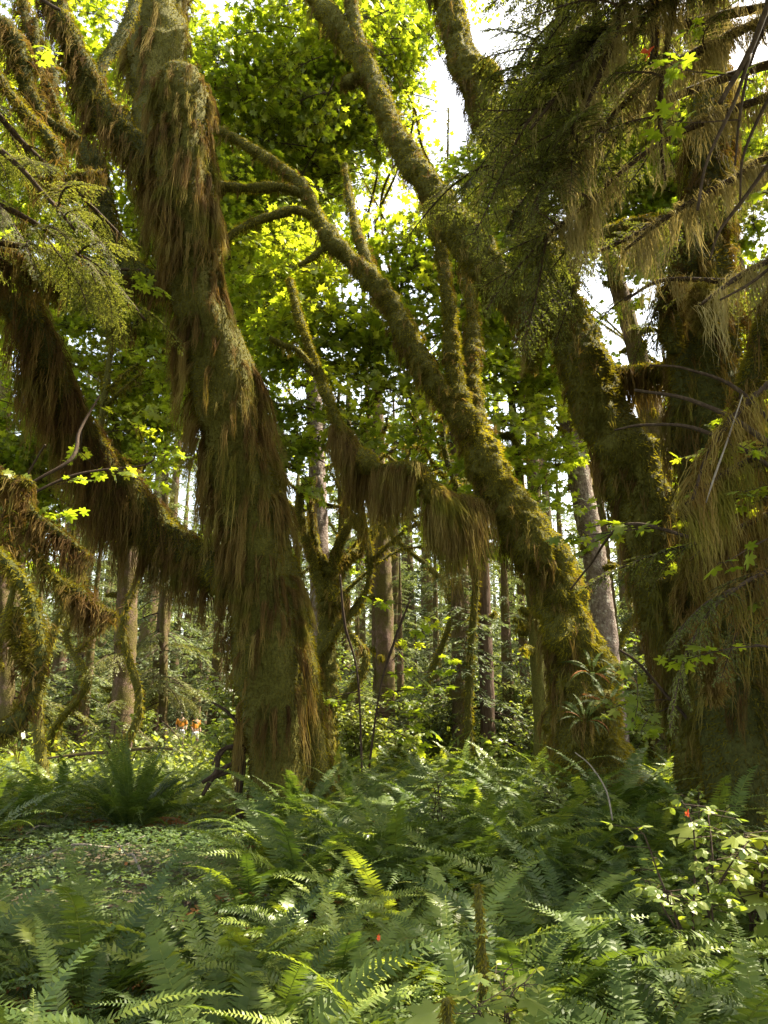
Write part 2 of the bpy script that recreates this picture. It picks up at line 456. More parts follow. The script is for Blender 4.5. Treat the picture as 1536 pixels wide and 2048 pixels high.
def strands(b, limb, nclus, per, Lmax, width=.012, lo=0, hi=1, bias=None, tint=.35, seg=4, spread=.05, clumpy=.88, sway=.08, out=1.0, gap=-.42, lenf=None, nfreq=1.3):
    """locks of hanging moss: clusters of thin ribbons that fall under gravity, slide down the limb and draw together at their tips"""
    p, d, t = limb.pick(nclus, lo, hi, bias)
    rl = limb.pickR
    keep = vnoise(p * (1.25 if gap < -.3 else 3.2), 47) + RNG.normal(0, .25 if gap < -.3 else .1, len(p)) > gap
    p, d, t, rl = p[keep], d[keep], t[keep], rl[keep]
    nc = len(p)
    if nc == 0:
        return
    Lc = Lmax * (.30 + .70 * np.clip(.5 + .75 * vnoise(p * nfreq, 41), 0, 1)) * RNG.uniform(.5, 1.05, nc)
    if lenf is not None:
        Lc = Lc * lenf(p)
    tc = tint + .26 * vnoise(p * 1.9, 43) + RNG.normal(0, .21, nc)
    P0 = np.repeat(p, per, 0); D0 = np.repeat(d, per, 0); T0 = np.repeat(t, per, 0)
    n = len(P0)
    off = RNG.normal(size=(n, 3)) * spread
    off -= D0 * (off * D0).sum(1)[:, None] * .6
    L = np.repeat(Lc, per) * RNG.uniform(.12, 1.0, n) ** .7
    c = np.clip(np.repeat(tc, per) + RNG.normal(0, .07, n), 0, 1)
    g = np.array([0, 0, -1.0])
    gn = D0 @ g
    # slide along the surface where gravity points into it
    slide = g - D0 * np.minimum(gn, 0)[:, None] * .97
    slide /= np.maximum(np.linalg.norm(slide, axis=1), .2)[:, None]
    lim = np.where(slide[:, 2] < -.86, 99.0, np.repeat(rl, per) * RNG.uniform(.5, 1.3, n))
    u = np.linspace(0, 1, seg + 1)
    side = np.cross(slide, RNG.normal(size=(n, 3))); side /= np.linalg.norm(side, axis=1)[:, None]
    W = width * RNG.uniform(.6, 1.4, n)
    wk = np.zeros((n, 3)); cw = np.repeat(RNG.normal(0, .05, (nc, 3)), per, 0) * [1, 1, 0]
    ph = RNG.uniform(0, 6.28, n); fr = RNG.uniform(1.0, 2.5, n)
    outw = D0 * (np.repeat(RNG.uniform(0, .05, nc), per) * out + RNG.uniform(.0, .025, n) + .012)[:, None]
    A = []
    for k, uu in enumerate(u):
        q = P0 + off * (1 - clumpy * min(1, uu * 1.3)) + slide * np.minimum(L * uu, lim)[:, None] + g * np.maximum(L * uu - lim, 0)[:, None]
        q = q + outw * (min(1, uu * 4) + .6 * uu) - D0 * .015 * (1 - min(1, uu * 4))
        q = q + side * (np.sin(ph + uu * 6.28 * fr) * sway * L * uu * .6)[:, None]
        wk = wk + RNG.normal(0, .020, (n, 3)) * [1, 1, .3] * L[:, None] * (1 if k else 0)
        q = q + wk + cw * (L * uu * uu)[:, None]
        wv = side * (W * (.35 + .65 * math.sin(min(1, uu * 2 + .15) * 1.57)) * (1 - .85 * uu ** 2))[:, None] * .5
        if k < seg:
            A += [q - wv, q + wv]
        else:
            A += [q]
    V = np.stack(A, 1); nv = V.shape[1]
    base = np.arange(n)[:, None] * nv
    Q = np.concatenate([base + np.array([[2 * k, 2 * k + 1, 2 * k + 3, 2 * k + 2]]) for k in range(seg - 1)])
    T = base + np.array([[2 * seg - 2, 2 * seg - 1, nv - 1]])
    cv = np.repeat(c[:, None], nv, 1) + np.linspace(-.08, .26, nv)[None]
    b.add(V.reshape(-1, 3), T=T, Q=Q, c=np.clip(cv, 0, 1).ravel())

def under(dd, v):      # prefers the underside and flanks
    return np.clip(.75 - dd[:, 2] * .9, .03, 1)
def flank(dd, v):
    return np.clip(.9 - dd[:, 2] * .5, .2, 1)
def upper(dd, v):
    return np.clip(.55 + dd[:, 2] * .8, .08, 1)

def grow(parent, limb, name, mat, tuft=0, tl=.05, tw=.012, ttint=None, locks=(), tbias=None, label=None):
    """the limb as a part with its moss as sub-parts"""
    b = MB(); limb.add_to(b)
    o = link(name, b.mesh(name, mat), parent)
    if label: o['label'] = label
    par = o if parent is not None else o
    if tuft:
        b = MB(); tufts(b, limb, tuft, tl, tw, tint=ttint, bias=tbias)
        link('moss_tuft', b.mesh('moss_tuft', M_MOSS, False), par, kind='stuff')
    if locks:
        b = MB()
        for kw in locks:
            strands(b, limb, **kw)
        if b.v:
            link('hanging_moss', b.mesh('hanging_moss', M_HANG, False), par, kind='stuff')
    return o

# ------------------------------------------------------------------ leaves and sprays (shared meshes)
def maple_leaf(detail=1):
    # outline of a five-lobed leaf, petiole at the origin, tip along +y, about one unit long
    if detail == 0:
        pol = [(-88, .12), (-60, .52), (-32, .38), (-4, .72), (18, .48), (42, .88), (66, .50)]
    else:
        pol = [(-88, .08), (-66, .50), (-48, .44), (-32, .36), (-14, .62), (-2, .76), (7, .62), (18, .46), (30, .74), (40, .90), (50, .76), (68, .50)]
    pts = []
    for a, r in pol:
        pts.append((math.cos(math.radians(a)) * r, math.sin(math.radians(a)) * r))
    mids = [(.13, .86), (0, 1.02), (-.13, .86)] if detail else [(0, 1.0)]
    full = pts + mids + [(-x, y) for x, y in reversed(pts)]
    V = [(0, 0.04, .03)] + [(x, y, -.22 * abs(x) ** 1.2 - .10 * max(0, y - .45)) for x, y in full]
    n = len(full)
    T = [(0, i, i + 1) for i in range(1, n)]
    return np.array(V), np.array(T)
LEAF0, LEAF1 = maple_leaf(0), maple_leaf(1)

def ribbon_path(b, pts, r0, r1, c=.3, m=1, k=4):
    pts = np.asarray(pts, float)
    T = np.gradient(pts, axis=0); T /= np.linalg.norm(T, axis=1)[:, None] + 1e-9
    a = np.cross(T, [.13, .31, .95]); a /= np.linalg.norm(a, axis=1)[:, None] + 1e-9
    bb = np.cross(T, a)
    R = np.linspace(r0, r1, len(pts))[:, None]
    V = np.stack([pts + (a * math.cos(t) + bb * math.sin(t)) * R for t in np.arange(k) * 2 * math.pi / k], 1)
    i = np.arange(len(pts) - 1)[:, None] * k + np.arange(k)[None]; j = np.arange(len(pts) - 1)[:, None] * k + (np.arange(k)[None] + 1) % k
    b.add(V.reshape(-1, 3), Q=np.stack([i, j, j + k, i + k], -1).reshape(-1, 4), c=c, m=m)

def spray_mesh(name, L, nleaf, size, leaf, mat, seed, spread=.38, tilt=.5):
    r = np.random.default_rng(seed)
    b = MB()
    u = np.linspace(0, 1, 7)
    tw = np.stack([u * L, .10 * L * np.sin(u * 3 + seed), -.12 * L * u ** 2], 1)
    ribbon_path(b, tw, .012 * L / 1.2, .003, m=1, k=3)
    LV, LT = leaf
    for i in range(nleaf):
        s = r.uniform(.12, 1.0)
        base = np.array([np.interp(s, u, tw[:, 0]), np.interp(s, u, tw[:, 1]), np.interp(s, u, tw[:, 2])])
        ang = r.uniform(-1.5, 1.5) + (1.2 if i % 2 else -1.2)
        dist = spread * r.uniform(.2, 1.0) * (1.15 - .5 * s)
        dr = np.array([math.cos(ang * .75), math.sin(ang), r.uniform(-.45, .35)])
        tip = base + dr * dist
        ribbon_path(b, [base, (base + tip) / 2 + [0, 0, .02], tip], .003, .0022, m=1, k=3)
        sz = size * r.uniform(.55, 1.15)
        R = euler(r.normal(0, tilt) - .25, r.normal(0, tilt), ang - math.pi / 2 + r.normal(0, .4))
        b.add(LV @ R.T * sz + tip, T=LT, c=r.uniform(0, 1), m=0)
    return b.mesh(name, [mat, M_TWIG], False)
CANOPY = [spray_mesh('leafy_twig', 1.5, 84, .128, LEAF0, M_MAPLE, 100 + i, spread=.6, tilt=.55) for i in range(6)]
NEARSPRAY = [spray_mesh('leafy_twig', 0.9, 10, .115, LEAF1, M_MAPLE, 200 + i, spread=.2, tilt=.35) for i in range(5)]

def oval_leaf():
    y = np.array([0, .25, .55, .8, 1.0]); wv = np.array([.02, .26, .30, .17, 0])
    V, T = [], []
    for i in range(5):
        V += [(-wv[i], y[i], -.10 * wv[i]), (0, y[i], .05 - .12 * y[i] ** 2), (wv[i], y[i], -.10 * wv[i])]
    for i in range(4):
        a = i * 3
        T += [(a, a + 1, a + 4), (a, a + 4, a + 3), (a + 1, a + 2, a + 5), (a + 1, a + 5, a + 4)]
    V = np.array(V); V[:, 2] -= .15 * V[:, 1] ** 2
    return V, np.array(T)
OVAL = oval_leaf()
def diamond():
    V = np.array([(0, 0, 0), (.32, .45, -.06), (0, 1, -.12), (-.32, .45, -.06)], float)
    return V, np.array([(0, 1, 2), (0, 2, 3)])
DIA = diamond()

def shrub_mesh(name, h, wd, nstem, nleaf, size, leaf, seed, mat=None, tri=False):
    r = np.random.default_rng(seed)
    b = MB()
    for k in range(nstem):
        a = r.uniform(0, 6.28); rr = wd * r.uniform(.2, 1)
        H = h * r.uniform(.6, 1.05)
        u = np.linspace(0, 1, 8)
        st = np.stack([np.cos(a) * rr * u ** 1.3 + .04 * np.sin(u * 7 + k), np.sin(a) * rr * u ** 1.3 + .04 * np.cos(u * 6 + k), H * np.sin(u * 1.45) / math.sin(1.45)], 1)
        ribbon_path(b, st, .010 * h ** .5, .003, m=1, k=3)
        for i in range(nleaf):
            s = r.uniform(.22, 1.0)
            base = np.array([np.interp(s, u, st[:, q]) for q in range(3)])
            ang = r.uniform(0, 6.28)
            dist = size * r.uniform(.4, 2.6)
            tip = base + np.array([math.cos(ang), math.sin(ang), r.uniform(-.2, .3)]) * dist
            if size > .06:
                ribbon_path(b, [base, tip], .003, .002, m=1, k=3)
            sp = (0, 1.15, -1.15) if tri else (0,)
            for q in sp:
                sz = size * r.uniform(.7, 1.15) * (1 if q == 0 else .85)
                R = euler(r.normal(-.25, .35), r.normal(0, .35), ang - math.pi / 2 + q + r.normal(0, .2))
                b.add(leaf[0] @ R.T * sz + tip, T=leaf[1], c=r.uniform(0, 1), m=0)
    return b.mesh(name, [mat or M_SHRUB, M_TWIG], False)

# ------------------------------------------------------------------ conifer branches
def conifer_branch(seed, L=2.4, ntw=26, fine=False, droop=.35, mat=None, name='branch', big=1.0):
    r = np.random.default_rng(seed)
    b = MB()
    u = np.linspace(0, 1, 9)
    ax = np.stack([u * L, .06 * L * np.sin(u * 4 + seed), L * (.10 * u - droop * u ** 2)], 1)
    ribbon_path(b, ax, .014 * L, .004, m=1, k=4)
    def at(s): return np.array([np.interp(s, u, ax[:, q]) for q in range(3)])
    for i in range(ntw):
        s = .12 + .88 * (i + r.uniform(0, .8)) / ntw
        sg = 1 if i % 2 else -1
        tl = L * .36 * (1.12 - s) ** .7 * r.uniform(.6, 1.15) + .05 * L
        an = sg * r.uniform(.7, 1.15)
        dr = np.array([math.cos(an), math.sin(an), 0])
        k = 7
        v = np.linspace(0, 1, k)
        base = at(s)
        tw = base + dr * (tl * v)[:, None] + np.array([0, 0, -1.0]) * (tl * (r.uniform(.25, .7)) * v ** 1.7)[:, None]
        ribbon_path(b, tw, .004 * L ** .5, .0015, m=1, k=3)
        nn = int(tl / (.012 if fine else .030 * big)) + 4
        ss = r.uniform(0, 1, nn)
        base = np.stack([np.interp(ss, v, tw[:, q]) for q in range(3)], 1)
        ln = (.045 if fine else .13 * big) * r.uniform(.6, 1.3, nn) * (1.1 - .4 * ss)
        wd = (.011 if fine else .028 * big) * r.uniform(.7, 1.3, nn)
        sd2 = r.choice([-1.0, 1.0], nn) * r.uniform(.5, 1.1, nn)
        dd = dr * np.cos(sd2)[:, None] + np.cross([0, 0, 1.0], dr) * np.sin(sd2)[:, None]
        dd[:, 2] -= r.uniform(.0, .8, nn)
        dd /= np.linalg.norm(dd, axis=1)[:, None]
        sv = np.cross(dd, r.normal([0, 0, 1], .45, (nn, 3))); sv /= np.linalg.norm(sv, axis=1)[:, None]
        mid = base + dd * (ln * .5)[:, None]
        V = np.stack([base, mid + sv * (wd * .5)[:, None], base + dd * ln[:, None], mid - sv * (wd * .5)[:, None]], 1)
        q4 = np.arange(nn)[:, None] * 4
        b.add(V.reshape(-1, 3), Q=q4 + np.array([[0, 1, 2, 3]]), c=np.repeat(np.clip(r.uniform(0, 1) * .6 + r.uniform(0, .4, nn), 0, 1), 4), m=0)
    if mat == 'mb':
        return b
    return b.mesh(name, [mat or M_CONIF, M_TWIG], False)

BR_FAR = [conifer_branch(300 + i, 2.6, 15, False, .30 + .08 * i, 'mb', big=2.5).arrays() for i in range(4)]
BR_MID = [conifer_branch(320 + i, 2.4, 34, False, .30 + .06 * i, M_CONIFF) for i in range(4)]
BR_MIDY = [conifer_branch(330 + i, 2.4, 34, False, .40 + .06 * i, M_CONIF2) for i in range(3)]
BR_NEAR = [conifer_branch(340 + i, 1.1, 40, True, .35, M_CONIFN) for i in range(4)]

def far_crown(seed, H, z0, Rb, nb):
    r = np.random.default_rng(seed)
    b = MB()
    for i in range(nb):
        f = (i + r.uniform(0, 1)) / nb
        z = z0 + (H - z0) * f
        R = (Rb * (1 - f) ** .75 + .3) * r.uniform(.65, 1.15)
        V, T, Q, c, tm, qm = BR_FAR[r.integers(4)]
        M = euler(0, r.uniform(-.15, .3), r.uniform(0, 6.28)) * (R / 2.6)
        b.v.append(V @ M.T + [0, 0, z]); b.c.append(c)
        if len(T): b.t.append(T + b.n); b.tm.append(tm)
        b.q.append(Q + b.n); b.qm.append(qm)
        b.n += len(V)
    return b.mesh('crown', [M_CONIFF, M_TWIG], False)
def far_trunk(H, r0, seed, mat):
    b = MB()
    l = Limb([(0, 0, -.3), (.05, 0, H * .3), (0, .05, H * .65), (0, 0, H)], [r0 * 1.25, r0, r0 * .6, .03], ring=12, step=.7, lump=.06, seed=seed, cap=False)
    l.add_to(b)
    return b.mesh('trunk', mat)
FAR_SETS = []
for i in range(6):
    H = 20 + 4 * (i % 3)
    FAR_SETS.append((far_crown(500 + i, H, [0.4, 1.2, 3.0][i % 3], 3.3 + .4 * (i % 2), 54), far_trunk(H, .30 + .05 * (i % 3), 60 + i, M_SPRUCE)))

# ================================================================== the great trees
def base(px, d):
    p = P(px, 1600, d); return (p[0], p[1], float(gz(p[0], p[1])))
def tree_empty(name, label, loc, group=None):
    t = thing(name, label, 'tree', loc, group)
    return t
def child_of(t, o):
    pass

# a root frame: parts are modelled in world coordinates, so undo the root's place
def wlink(t):
    h = MB()
    return h
ROOT_OFF = {}
def grow_on(t, limb, name, mat, **kw):
    o = grow(t, limb, name, mat, **kw)
    o.location = -Vector(t.location)
    return o

SLIM = .80
# ---- A: the shaggy leaning maple left of centre
A = tree_empty('mossy_maple', 'massive shaggy maple trunk left of centre, draped in brown hanging moss', base(560, 11), 'moss covered maples')
A_tr = limb_px([(575, 1700, 130, 11), (570, 1610, 92, 11), (562, 1530, 80, 11), (552, 1430, 80, 11), (538, 1330, 86, 11), (525, 1200, 84, 11), (505, 1060, 84, 11), (478, 930, 80, 10.9), (452, 800, 82, 10.8),
                (425, 690, 76, 10.7), (392, 580, 64, 10.6), (380, 470, 62, 10.5), (370, 360, 66, 10.4), (366, 270, 66, 10.3), (364, 205, 62, 10.2), (362, 165, 50, 10.2), (362, 140, 26, 10.2)],
               ring=56, step=.05, lump=.15, lf=1.3, fine=.10, flute=.05, seed=10)
grow_on(A, A_tr, 'trunk', M_MTRUNK, tuft=26000, tl=.045, tw=.013, ttint=.24, label='broad trunk ending in a rounded mossy stub',
        locks=[dict(nclus=640, per=34, Lmax=1.7, width=.0085, bias=flank, tint=.46, spread=.026, lo=.13, hi=.99, out=1.8, gap=-.31, clumpy=.7, nfreq=.9), dict(nclus=420, per=10, Lmax=.7, width=.012, bias=flank, tint=.26, spread=.04, lo=.10, hi=.99),
               dict(nclus=420, per=14, Lmax=.9, width=.012, bias=under, tint=.42, spread=.045, lo=.3, hi=.98, clumpy=.85)])
A_up = limb_px([(355, 460, 50, 11.1), (322, 300, 54, 11.3), (312, 180, 60, 11.5), (318, 60, 70, 11.7), (318, -90, 64, 11.8), (320, -250, 50, 11.9)], ring=40, step=.06, lump=.16, lf=1.5, fine=.10, seed=12)
grow_on(A, A_up, 'limb', M_MTRUNK, tuft=9000, tl=.055, tw=.014, ttint=.30, locks=[dict(nclus=330, per=28, Lmax=1.7, width=.009, bias=flank, tint=.45, spread=.03, out=1.6, clumpy=.7)])
A_left = limb_px([(470, 1160, 58, 11.1), (400, 1125, 55, 11.4), (335, 1085, 56, 11.5), (270, 1020, 52, 11.4), (215, 955, 55, 11.2), (160, 880, 50, 10.9), (120, 800, 50, 10.5), (85, 710, 46, 10.1), (45, 620, 42, 9.8), (0, 545, 38, 9.7), (-60, 470, 36, 9.6), (-140, 400, 30, 9.5)],
                 ring=40, step=.05, lump=.17, lf=1.6, fine=.12, seed=13)
grow_on(A, A_left, 'limb', M_DTRUNK, tuft=17000, tl=.06, tw=.014, ttint=.42, label='long mossy limb rising to the left edge',
        locks=[dict(nclus=1250, per=11, Lmax=1.5, width=.010, bias=under, tint=.14, spread=.05, lo=.03, hi=.92, nfreq=.9), dict(nclus=300, per=10, Lmax=.35, width=.012, bias=flank, tint=.2)])
A_ul = limb_px([(330, 365, 44, 10.7), (285, 310, 44, 10.6), (235, 262, 42, 10.5), (190, 205, 38, 10.4), (165, 140, 32, 10.2), (140, 80, 30, 10.0), (112, 20, 28, 9.9), (90, -80, 26, 9.8), (80, -200, 20, 9.8)], ring=32, step=.05, lump=.2, lf=2, fine=.12, seed=14)
grow_on(A, A_ul, 'limb', M_DTRUNK, tuft=8500, tl=.06, tw=.014, ttint=.40, locks=[dict(nclus=620, per=12, Lmax=1.0, width=.011, bias=under, tint=.25, nfreq=1.1)])
A_f = limb_px([(185, 190, 15, 10.4), (205, 130, 15, 10.5), (235, 85, 15, 10.6), (262, 30, 14, 10.7), (280, -50, 12, 10.8)], ring=18, step=.06, lump=.18, seed=15)
grow_on(A, A_f, 'branch', M_DTRUNK, tuft=1500, ttint=.4, locks=[dict(nclus=70, per=8, Lmax=.4, bias=under, tint=.3)])
A_b = limb_px([(330, 580, 34, 11.2), (285, 555, 26, 11.3), (235, 515, 24, 11.5), (212, 450, 24, 11.6), (195, 370, 30, 11.8), (185, 320, 24, 11.9), (150, 270, 12, 12.0)], ring=24, step=.06, lump=.22, lf=2.4, seed=16, bead=.15)
grow_on(A, A_b, 'limb', M_DTRUNK, tuft=4500, ttint=.33, locks=[dict(nclus=240, per=11, Lmax=.9, bias=under, tint=.26)])
A_c = limb_px([(300, 560, 12, 11.4), (205, 555, 10, 11.3), (180, 555, 10, 11.2), (205, 620, 13, 11.1), (235, 662, 12, 11.0), (262, 655, 9, 11.0)], ring=16, step=.05, lump=.2, seed=17)
grow_on(A, A_c, 'branch', M_DTRUNK, tuft=1500, ttint=.38, locks=[dict(nclus=120, per=10, Lmax=.7, bias=under, tint=.28)])
# bare brown wood between the moss at the foot, leaning slab of root
A_r = limb_px([(650, 1640, 34, 10.9), (636, 1500, 22, 11.0), (622, 1400, 24, 11.1), (600, 1260, 26, 11.2), (575, 1120, 22, 11.3)], ring=24, step=.05, lump=.2, seed=18)
grow_on(A, A_r, 'root', M_MTRUNK, tuft=5000, ttint=.5, locks=[dict(nclus=110, per=11, Lmax=.8, bias=flank, tint=.4)])

# ---- B: the golden-mossed leaning maple right of centre
Bt = tree_empty('mossy_maple', 'leaning maple right of centre with sunlit golden green moss and a fork', base(1200, 11), 'moss covered maples')
B_tr = limb_px([(1225, 1640, 95, 10.9), (1185, 1500, 84, 11), (1160, 1400, 80, 11), (1150, 1300, 74, 11), (1118, 1200, 66, 11), (1080, 1110, 62, 11), (1035, 1040, 50, 11), (995, 985, 46, 11), (968, 920, 42, 11), (945, 860, 36, 11)],
               ring=60, step=.04, lump=.34, lf=2.3, fine=.2, seed=20)
grow_on(Bt, B_tr, 'trunk', M_MTRUNK, tuft=26000, tl=.05, tw=.012, ttint=.62, label='lumpy leaning trunk with a sunlit bare patch',
        locks=[dict(nclus=330, per=14, Lmax=.8, width=.011, bias=lambda d, v: np.clip(.35 - d[:, 0] * .9 - d[:, 2] * .5, 0, 1), tint=.42, lo=.18), dict(nclus=90, per=10, Lmax=.3, bias=flank, tint=.5)])
def bl(path, name='limb', t=3000, tt=.55, locks=150, Lm=.5, lt=.38, ring=22, par=None, bead=.22, w=.011, mat=None, **kw):
    l = limb_px(path, ring=ring, step=.04, lump=.26, lf=3.2, fine=.16, bead=bead, beadlen=.3, seed=len(path) * 7 + int(path[0][0]) % 50)
    return grow_on(par, l, name, mat or M_MTRUNK, tuft=t, tl=.05, tw=.012, ttint=tt, locks=[dict(nclus=locks, per=10, Lmax=Lm, width=w, bias=under, tint=lt, **kw)])
bl([(945, 870, 34, 11), (905, 815, 28, 11.0), (862, 760, 27, 11.0), (825, 695, 25, 11.1), (790, 625, 24, 11.2), (745, 562, 23, 11.3), (705, 522, 20, 11.4), (662, 482, 23, 11.5), (635, 430, 15, 11.7), (612, 385, 15, 11.8), (580, 350, 13, 12.0), (525, 312, 12, 12.3), (475, 280, 10, 12.6), (420, 252, 7, 13)], t=9500, locks=230, Lm=.5, tt=.6, par=Bt)
bl([(945, 860, 30, 11), (918, 800, 24, 11), (908, 730, 22, 11), (900, 650, 18, 11), (893, 580, 16, 11), (885, 510, 15, 11.1), (868, 455, 13, 11.2), (850, 400, 11, 11.4)], t=5000, locks=50, Lm=.25, tt=.65, par=Bt)
bl([(955, 870, 26, 11.3), (948, 800, 19, 11.5), (944, 730, 18, 11.7), (946, 660, 15, 11.9), (940, 600, 12, 12.1), (932, 530, 9, 12.4)], t=3000, locks=90, Lm=.35, par=Bt)
bl([(838, 745, 16, 11.2), (800, 660, 15, 11.4), (765, 590, 14, 11.6), (735, 525, 13, 11.8), (716, 470, 11, 12), (700, 400, 9, 12.3), (690, 330, 7, 12.6)], t=2800, locks=90, Lm=.4, par=Bt)
bl([(615, 392, 11, 11.8), (560, 374, 11, 11.7), (500, 376, 11, 11.6), (440, 372, 10, 11.5), (400, 350, 8, 11.4)], 'branch', t=1500, locks=30, Lm=.15, par=Bt, bead=.1, ring=14)
bl([(640, 440, 11, 11.7), (590, 420, 10, 11.6), (545, 432, 10, 11.5), (500, 448, 10, 11.4), (465, 468, 9, 11.3), (445, 492, 8, 11.3)], 'branch', t=1300, locks=30, Lm=.15, par=Bt, bead=.1, ring=14)
bl([(655, 490, 8, 11.5), (625, 515, 7, 11.4), (598, 530, 5, 11.3)], 'branch', t=400, locks=10, Lm=.1, par=Bt, bead=.1, ring=12)
bl([(975, 1030, 34, 11), (930, 1018, 30, 10.9), (895, 1005, 28, 10.8), (865, 985, 25, 10.7), (838, 945, 24, 10.7), (800, 938, 18, 10.8), (765, 940, 18, 10.9), (735, 925, 22, 11.0), (700, 895, 18, 11.2), (675, 845, 13, 11.4), (650, 780, 11, 11.6), (622, 700, 10, 11.8), (600, 640, 9, 12.0), (580, 560, 8, 12.3)],
   t=9000, locks=2000, Lm=1.7, par=Bt, lt=.58, w=.009, lo=0.0, hi=.47, nfreq=2.4, clumpy=.45, spread=.03, sway=.04, gap=-.16)
bl([(640, 752, 8, 11.7), (600, 705, 8, 11.6), (565, 690, 7, 11.5), (540, 675, 5, 11.4)], 'branch', t=500, locks=12, Lm=.2, par=Bt, ring=12)

# ---- C: the tall maple that leans left from the right
Ct = tree_empty('mossy_maple', 'tall maple on the right, leaning left and forking below the canopy', base(1400, 9), 'moss covered maples')
C_tr = limb_px([(1420, 1640, 75, 8.8), (1400, 1500, 62, 8.9), (1372, 1350, 68, 9), (1340, 1220, 72, 9), (1310, 1100, 74, 9), (1285, 1000, 70, 9), (1245, 900, 66, 9), (1205, 810, 64, 9), (1172, 730, 60, 9), (1145, 650, 54, 9), (1112, 570, 46, 9.1), (1082, 490, 38, 9.2),
                (1052, 410, 34, 9.4), (1015, 320, 36, 9.6), (975, 235, 38, 9.8), (945, 160, 34, 10), (915, 80, 32, 10.2), (890, -20, 31, 10.4), (870, -150, 28, 10.6)],
               ring=52, step=.045, lump=.28, lf=2.3, fine=.18, seed=30)
grow_on(Ct, C_tr, 'trunk', M_MTRUNK, tuft=26000, tl=.055, tw=.013, ttint=.42, label='long lumpy trunk leaning left, with hanging moss',
        locks=[dict(nclus=560, per=13, Lmax=.8, width=.011, bias=lambda d, v: np.clip(.45 - d[:, 0] * .8 - d[:, 2] * .4, 0, 1), tint=.33, lo=.06, hi=.98), dict(nclus=140, per=10, Lmax=.35, bias=flank, tint=.38)])
def cl(*a, **k): return bl(*a, par=Ct, **k)
cl([(1125, 620, 46, 9.2), (1060, 610, 50, 9.3), (1010, 580, 42, 9.5), (970, 535, 40, 9.7), (932, 480, 42, 9.9), (895, 425, 36, 10.1), (852, 365, 33, 10.3), (815, 312, 29, 10.5), (785, 255, 27, 10.7), (757, 195, 27, 10.9), (728, 125, 24, 11.1), (690, 70, 27, 11.3), (650, 20, 22, 11.5), (605, -40, 18, 11.7), (560, -100, 14, 11.9)],
   t=14000, locks=330, Lm=.6, tt=.5, lt=.34, ring=32, bead=.14)
cl([(735, 135, 16, 11.1), (712, 60, 16, 11.2), (700, -10, 15, 11.3), (690, -90, 13, 11.4)], t=1500, locks=60, Lm=.3, tt=.3, ring=16)
cl([(728, 150, 9, 11.1), (700, 162, 15, 11.0), (688, 165, 13, 11.0), (682, 165, 6, 11.0)], 'burl', t=900, locks=20, Lm=.2, tt=.3, ring=16, bead=0)
cl([(1115, 490, 16, 9.2), (1150, 482, 18, 9.1), (1190, 478, 22, 9.0), (1225, 470, 24, 8.9), (1290, 452, 20, 8.8), (1360, 440, 16, 8.8)], t=2800, locks=300, Lm=.55, tt=.5, lt=.33, ring=20)
cl([(950, 160, 16, 9.9), (975, 130, 15, 9.7), (990, 160, 17, 9.6), (998, 172, 9, 9.6)], 'burl', t=1600, locks=25, Lm=.2, tt=.8, ring=18, bead=0)
cl([(1075, 590, 16, 9.15), (1062, 640, 22, 9.1), (1060, 700, 18, 9.1), (1062, 740, 8, 9.1)], 'burl', t=1200, locks=160, Lm=.6, tt=.3, ring=18)

# ---- D: the dark trunk at the right edge
Dt = tree_empty('mossy_maple', 'dark broad maple trunk at the right edge, hung with thick moss curtains', base(1470, 8), 'moss covered maples')
D_tr = limb_px([(1500, 1700, 105, 7.8), (1490, 1500, 96, 7.9), (1478, 1330, 92, 8), (1460, 1150, 92, 8), (1440, 980, 88, 8), (1415, 820, 84, 8), (1405, 700, 82, 8.1), (1405, 580, 72, 8.2), (1412, 440, 56, 8.4), (1418, 300, 48, 8.6), (1422, 160, 42, 8.8), (1412, 40, 40, 9), (1395, -90, 38, 9.2), (1380, -260, 34, 9.4)],
               ring=52, step=.05, lump=.17, lf=1.5, fine=.12, seed=40, flute=.05)
grow_on(Dt, D_tr, 'trunk', M_DTRUNK, tuft=26000, tl=.055, tw=.013, ttint=.33, label='dark trunk wrapped in green and brown moss',
        locks=[dict(nclus=800, per=15, Lmax=1.1, width=.010, bias=flank, tint=.30, out=1.6, lo=.07, hi=.80, nfreq=1.6)])
def dl(*a, **k): return bl(*a, par=Dt, **k)
dl([(1400, 745, 26, 8.3), (1350, 742, 25, 8.6), (1300, 745, 22, 8.9), (1255, 750, 19, 9.1), (1220, 745, 14, 9.2)], t=3800, locks=420, Lm=.85, tt=.5, lt=.36, ring=22, bead=.06, w=.010)
dl([(1480, 1060, 20, 7.0), (1445, 960, 19, 6.6), (1470, 860, 20, 6.3), (1500, 760, 22, 6.2), (1530, 660, 22, 6.1), (1580, 560, 22, 6.0)], t=5200, locks=620, Lm=.7, tt=.36, lt=.34, ring=20, mat=M_DTRUNK, w=.008)
dl([(1360, 1230, 14, 7.0), (1385, 1180, 20, 6.9), (1400, 1100, 22, 6.9), (1420, 1020, 18, 6.9), (1440, 960, 15, 6.8)], t=3000, locks=460, Lm=.75, tt=.34, lt=.36, ring=18, mat=M_DTRUNK, w=.008)
dl([(1345, 560, 18, 7.6), (1340, 640, 22, 7.5), (1350, 700, 14, 7.4)], 'burl', t=1500, locks=260, Lm=.7, tt=.33, lt=.45, ring=18, mat=M_DTRUNK)
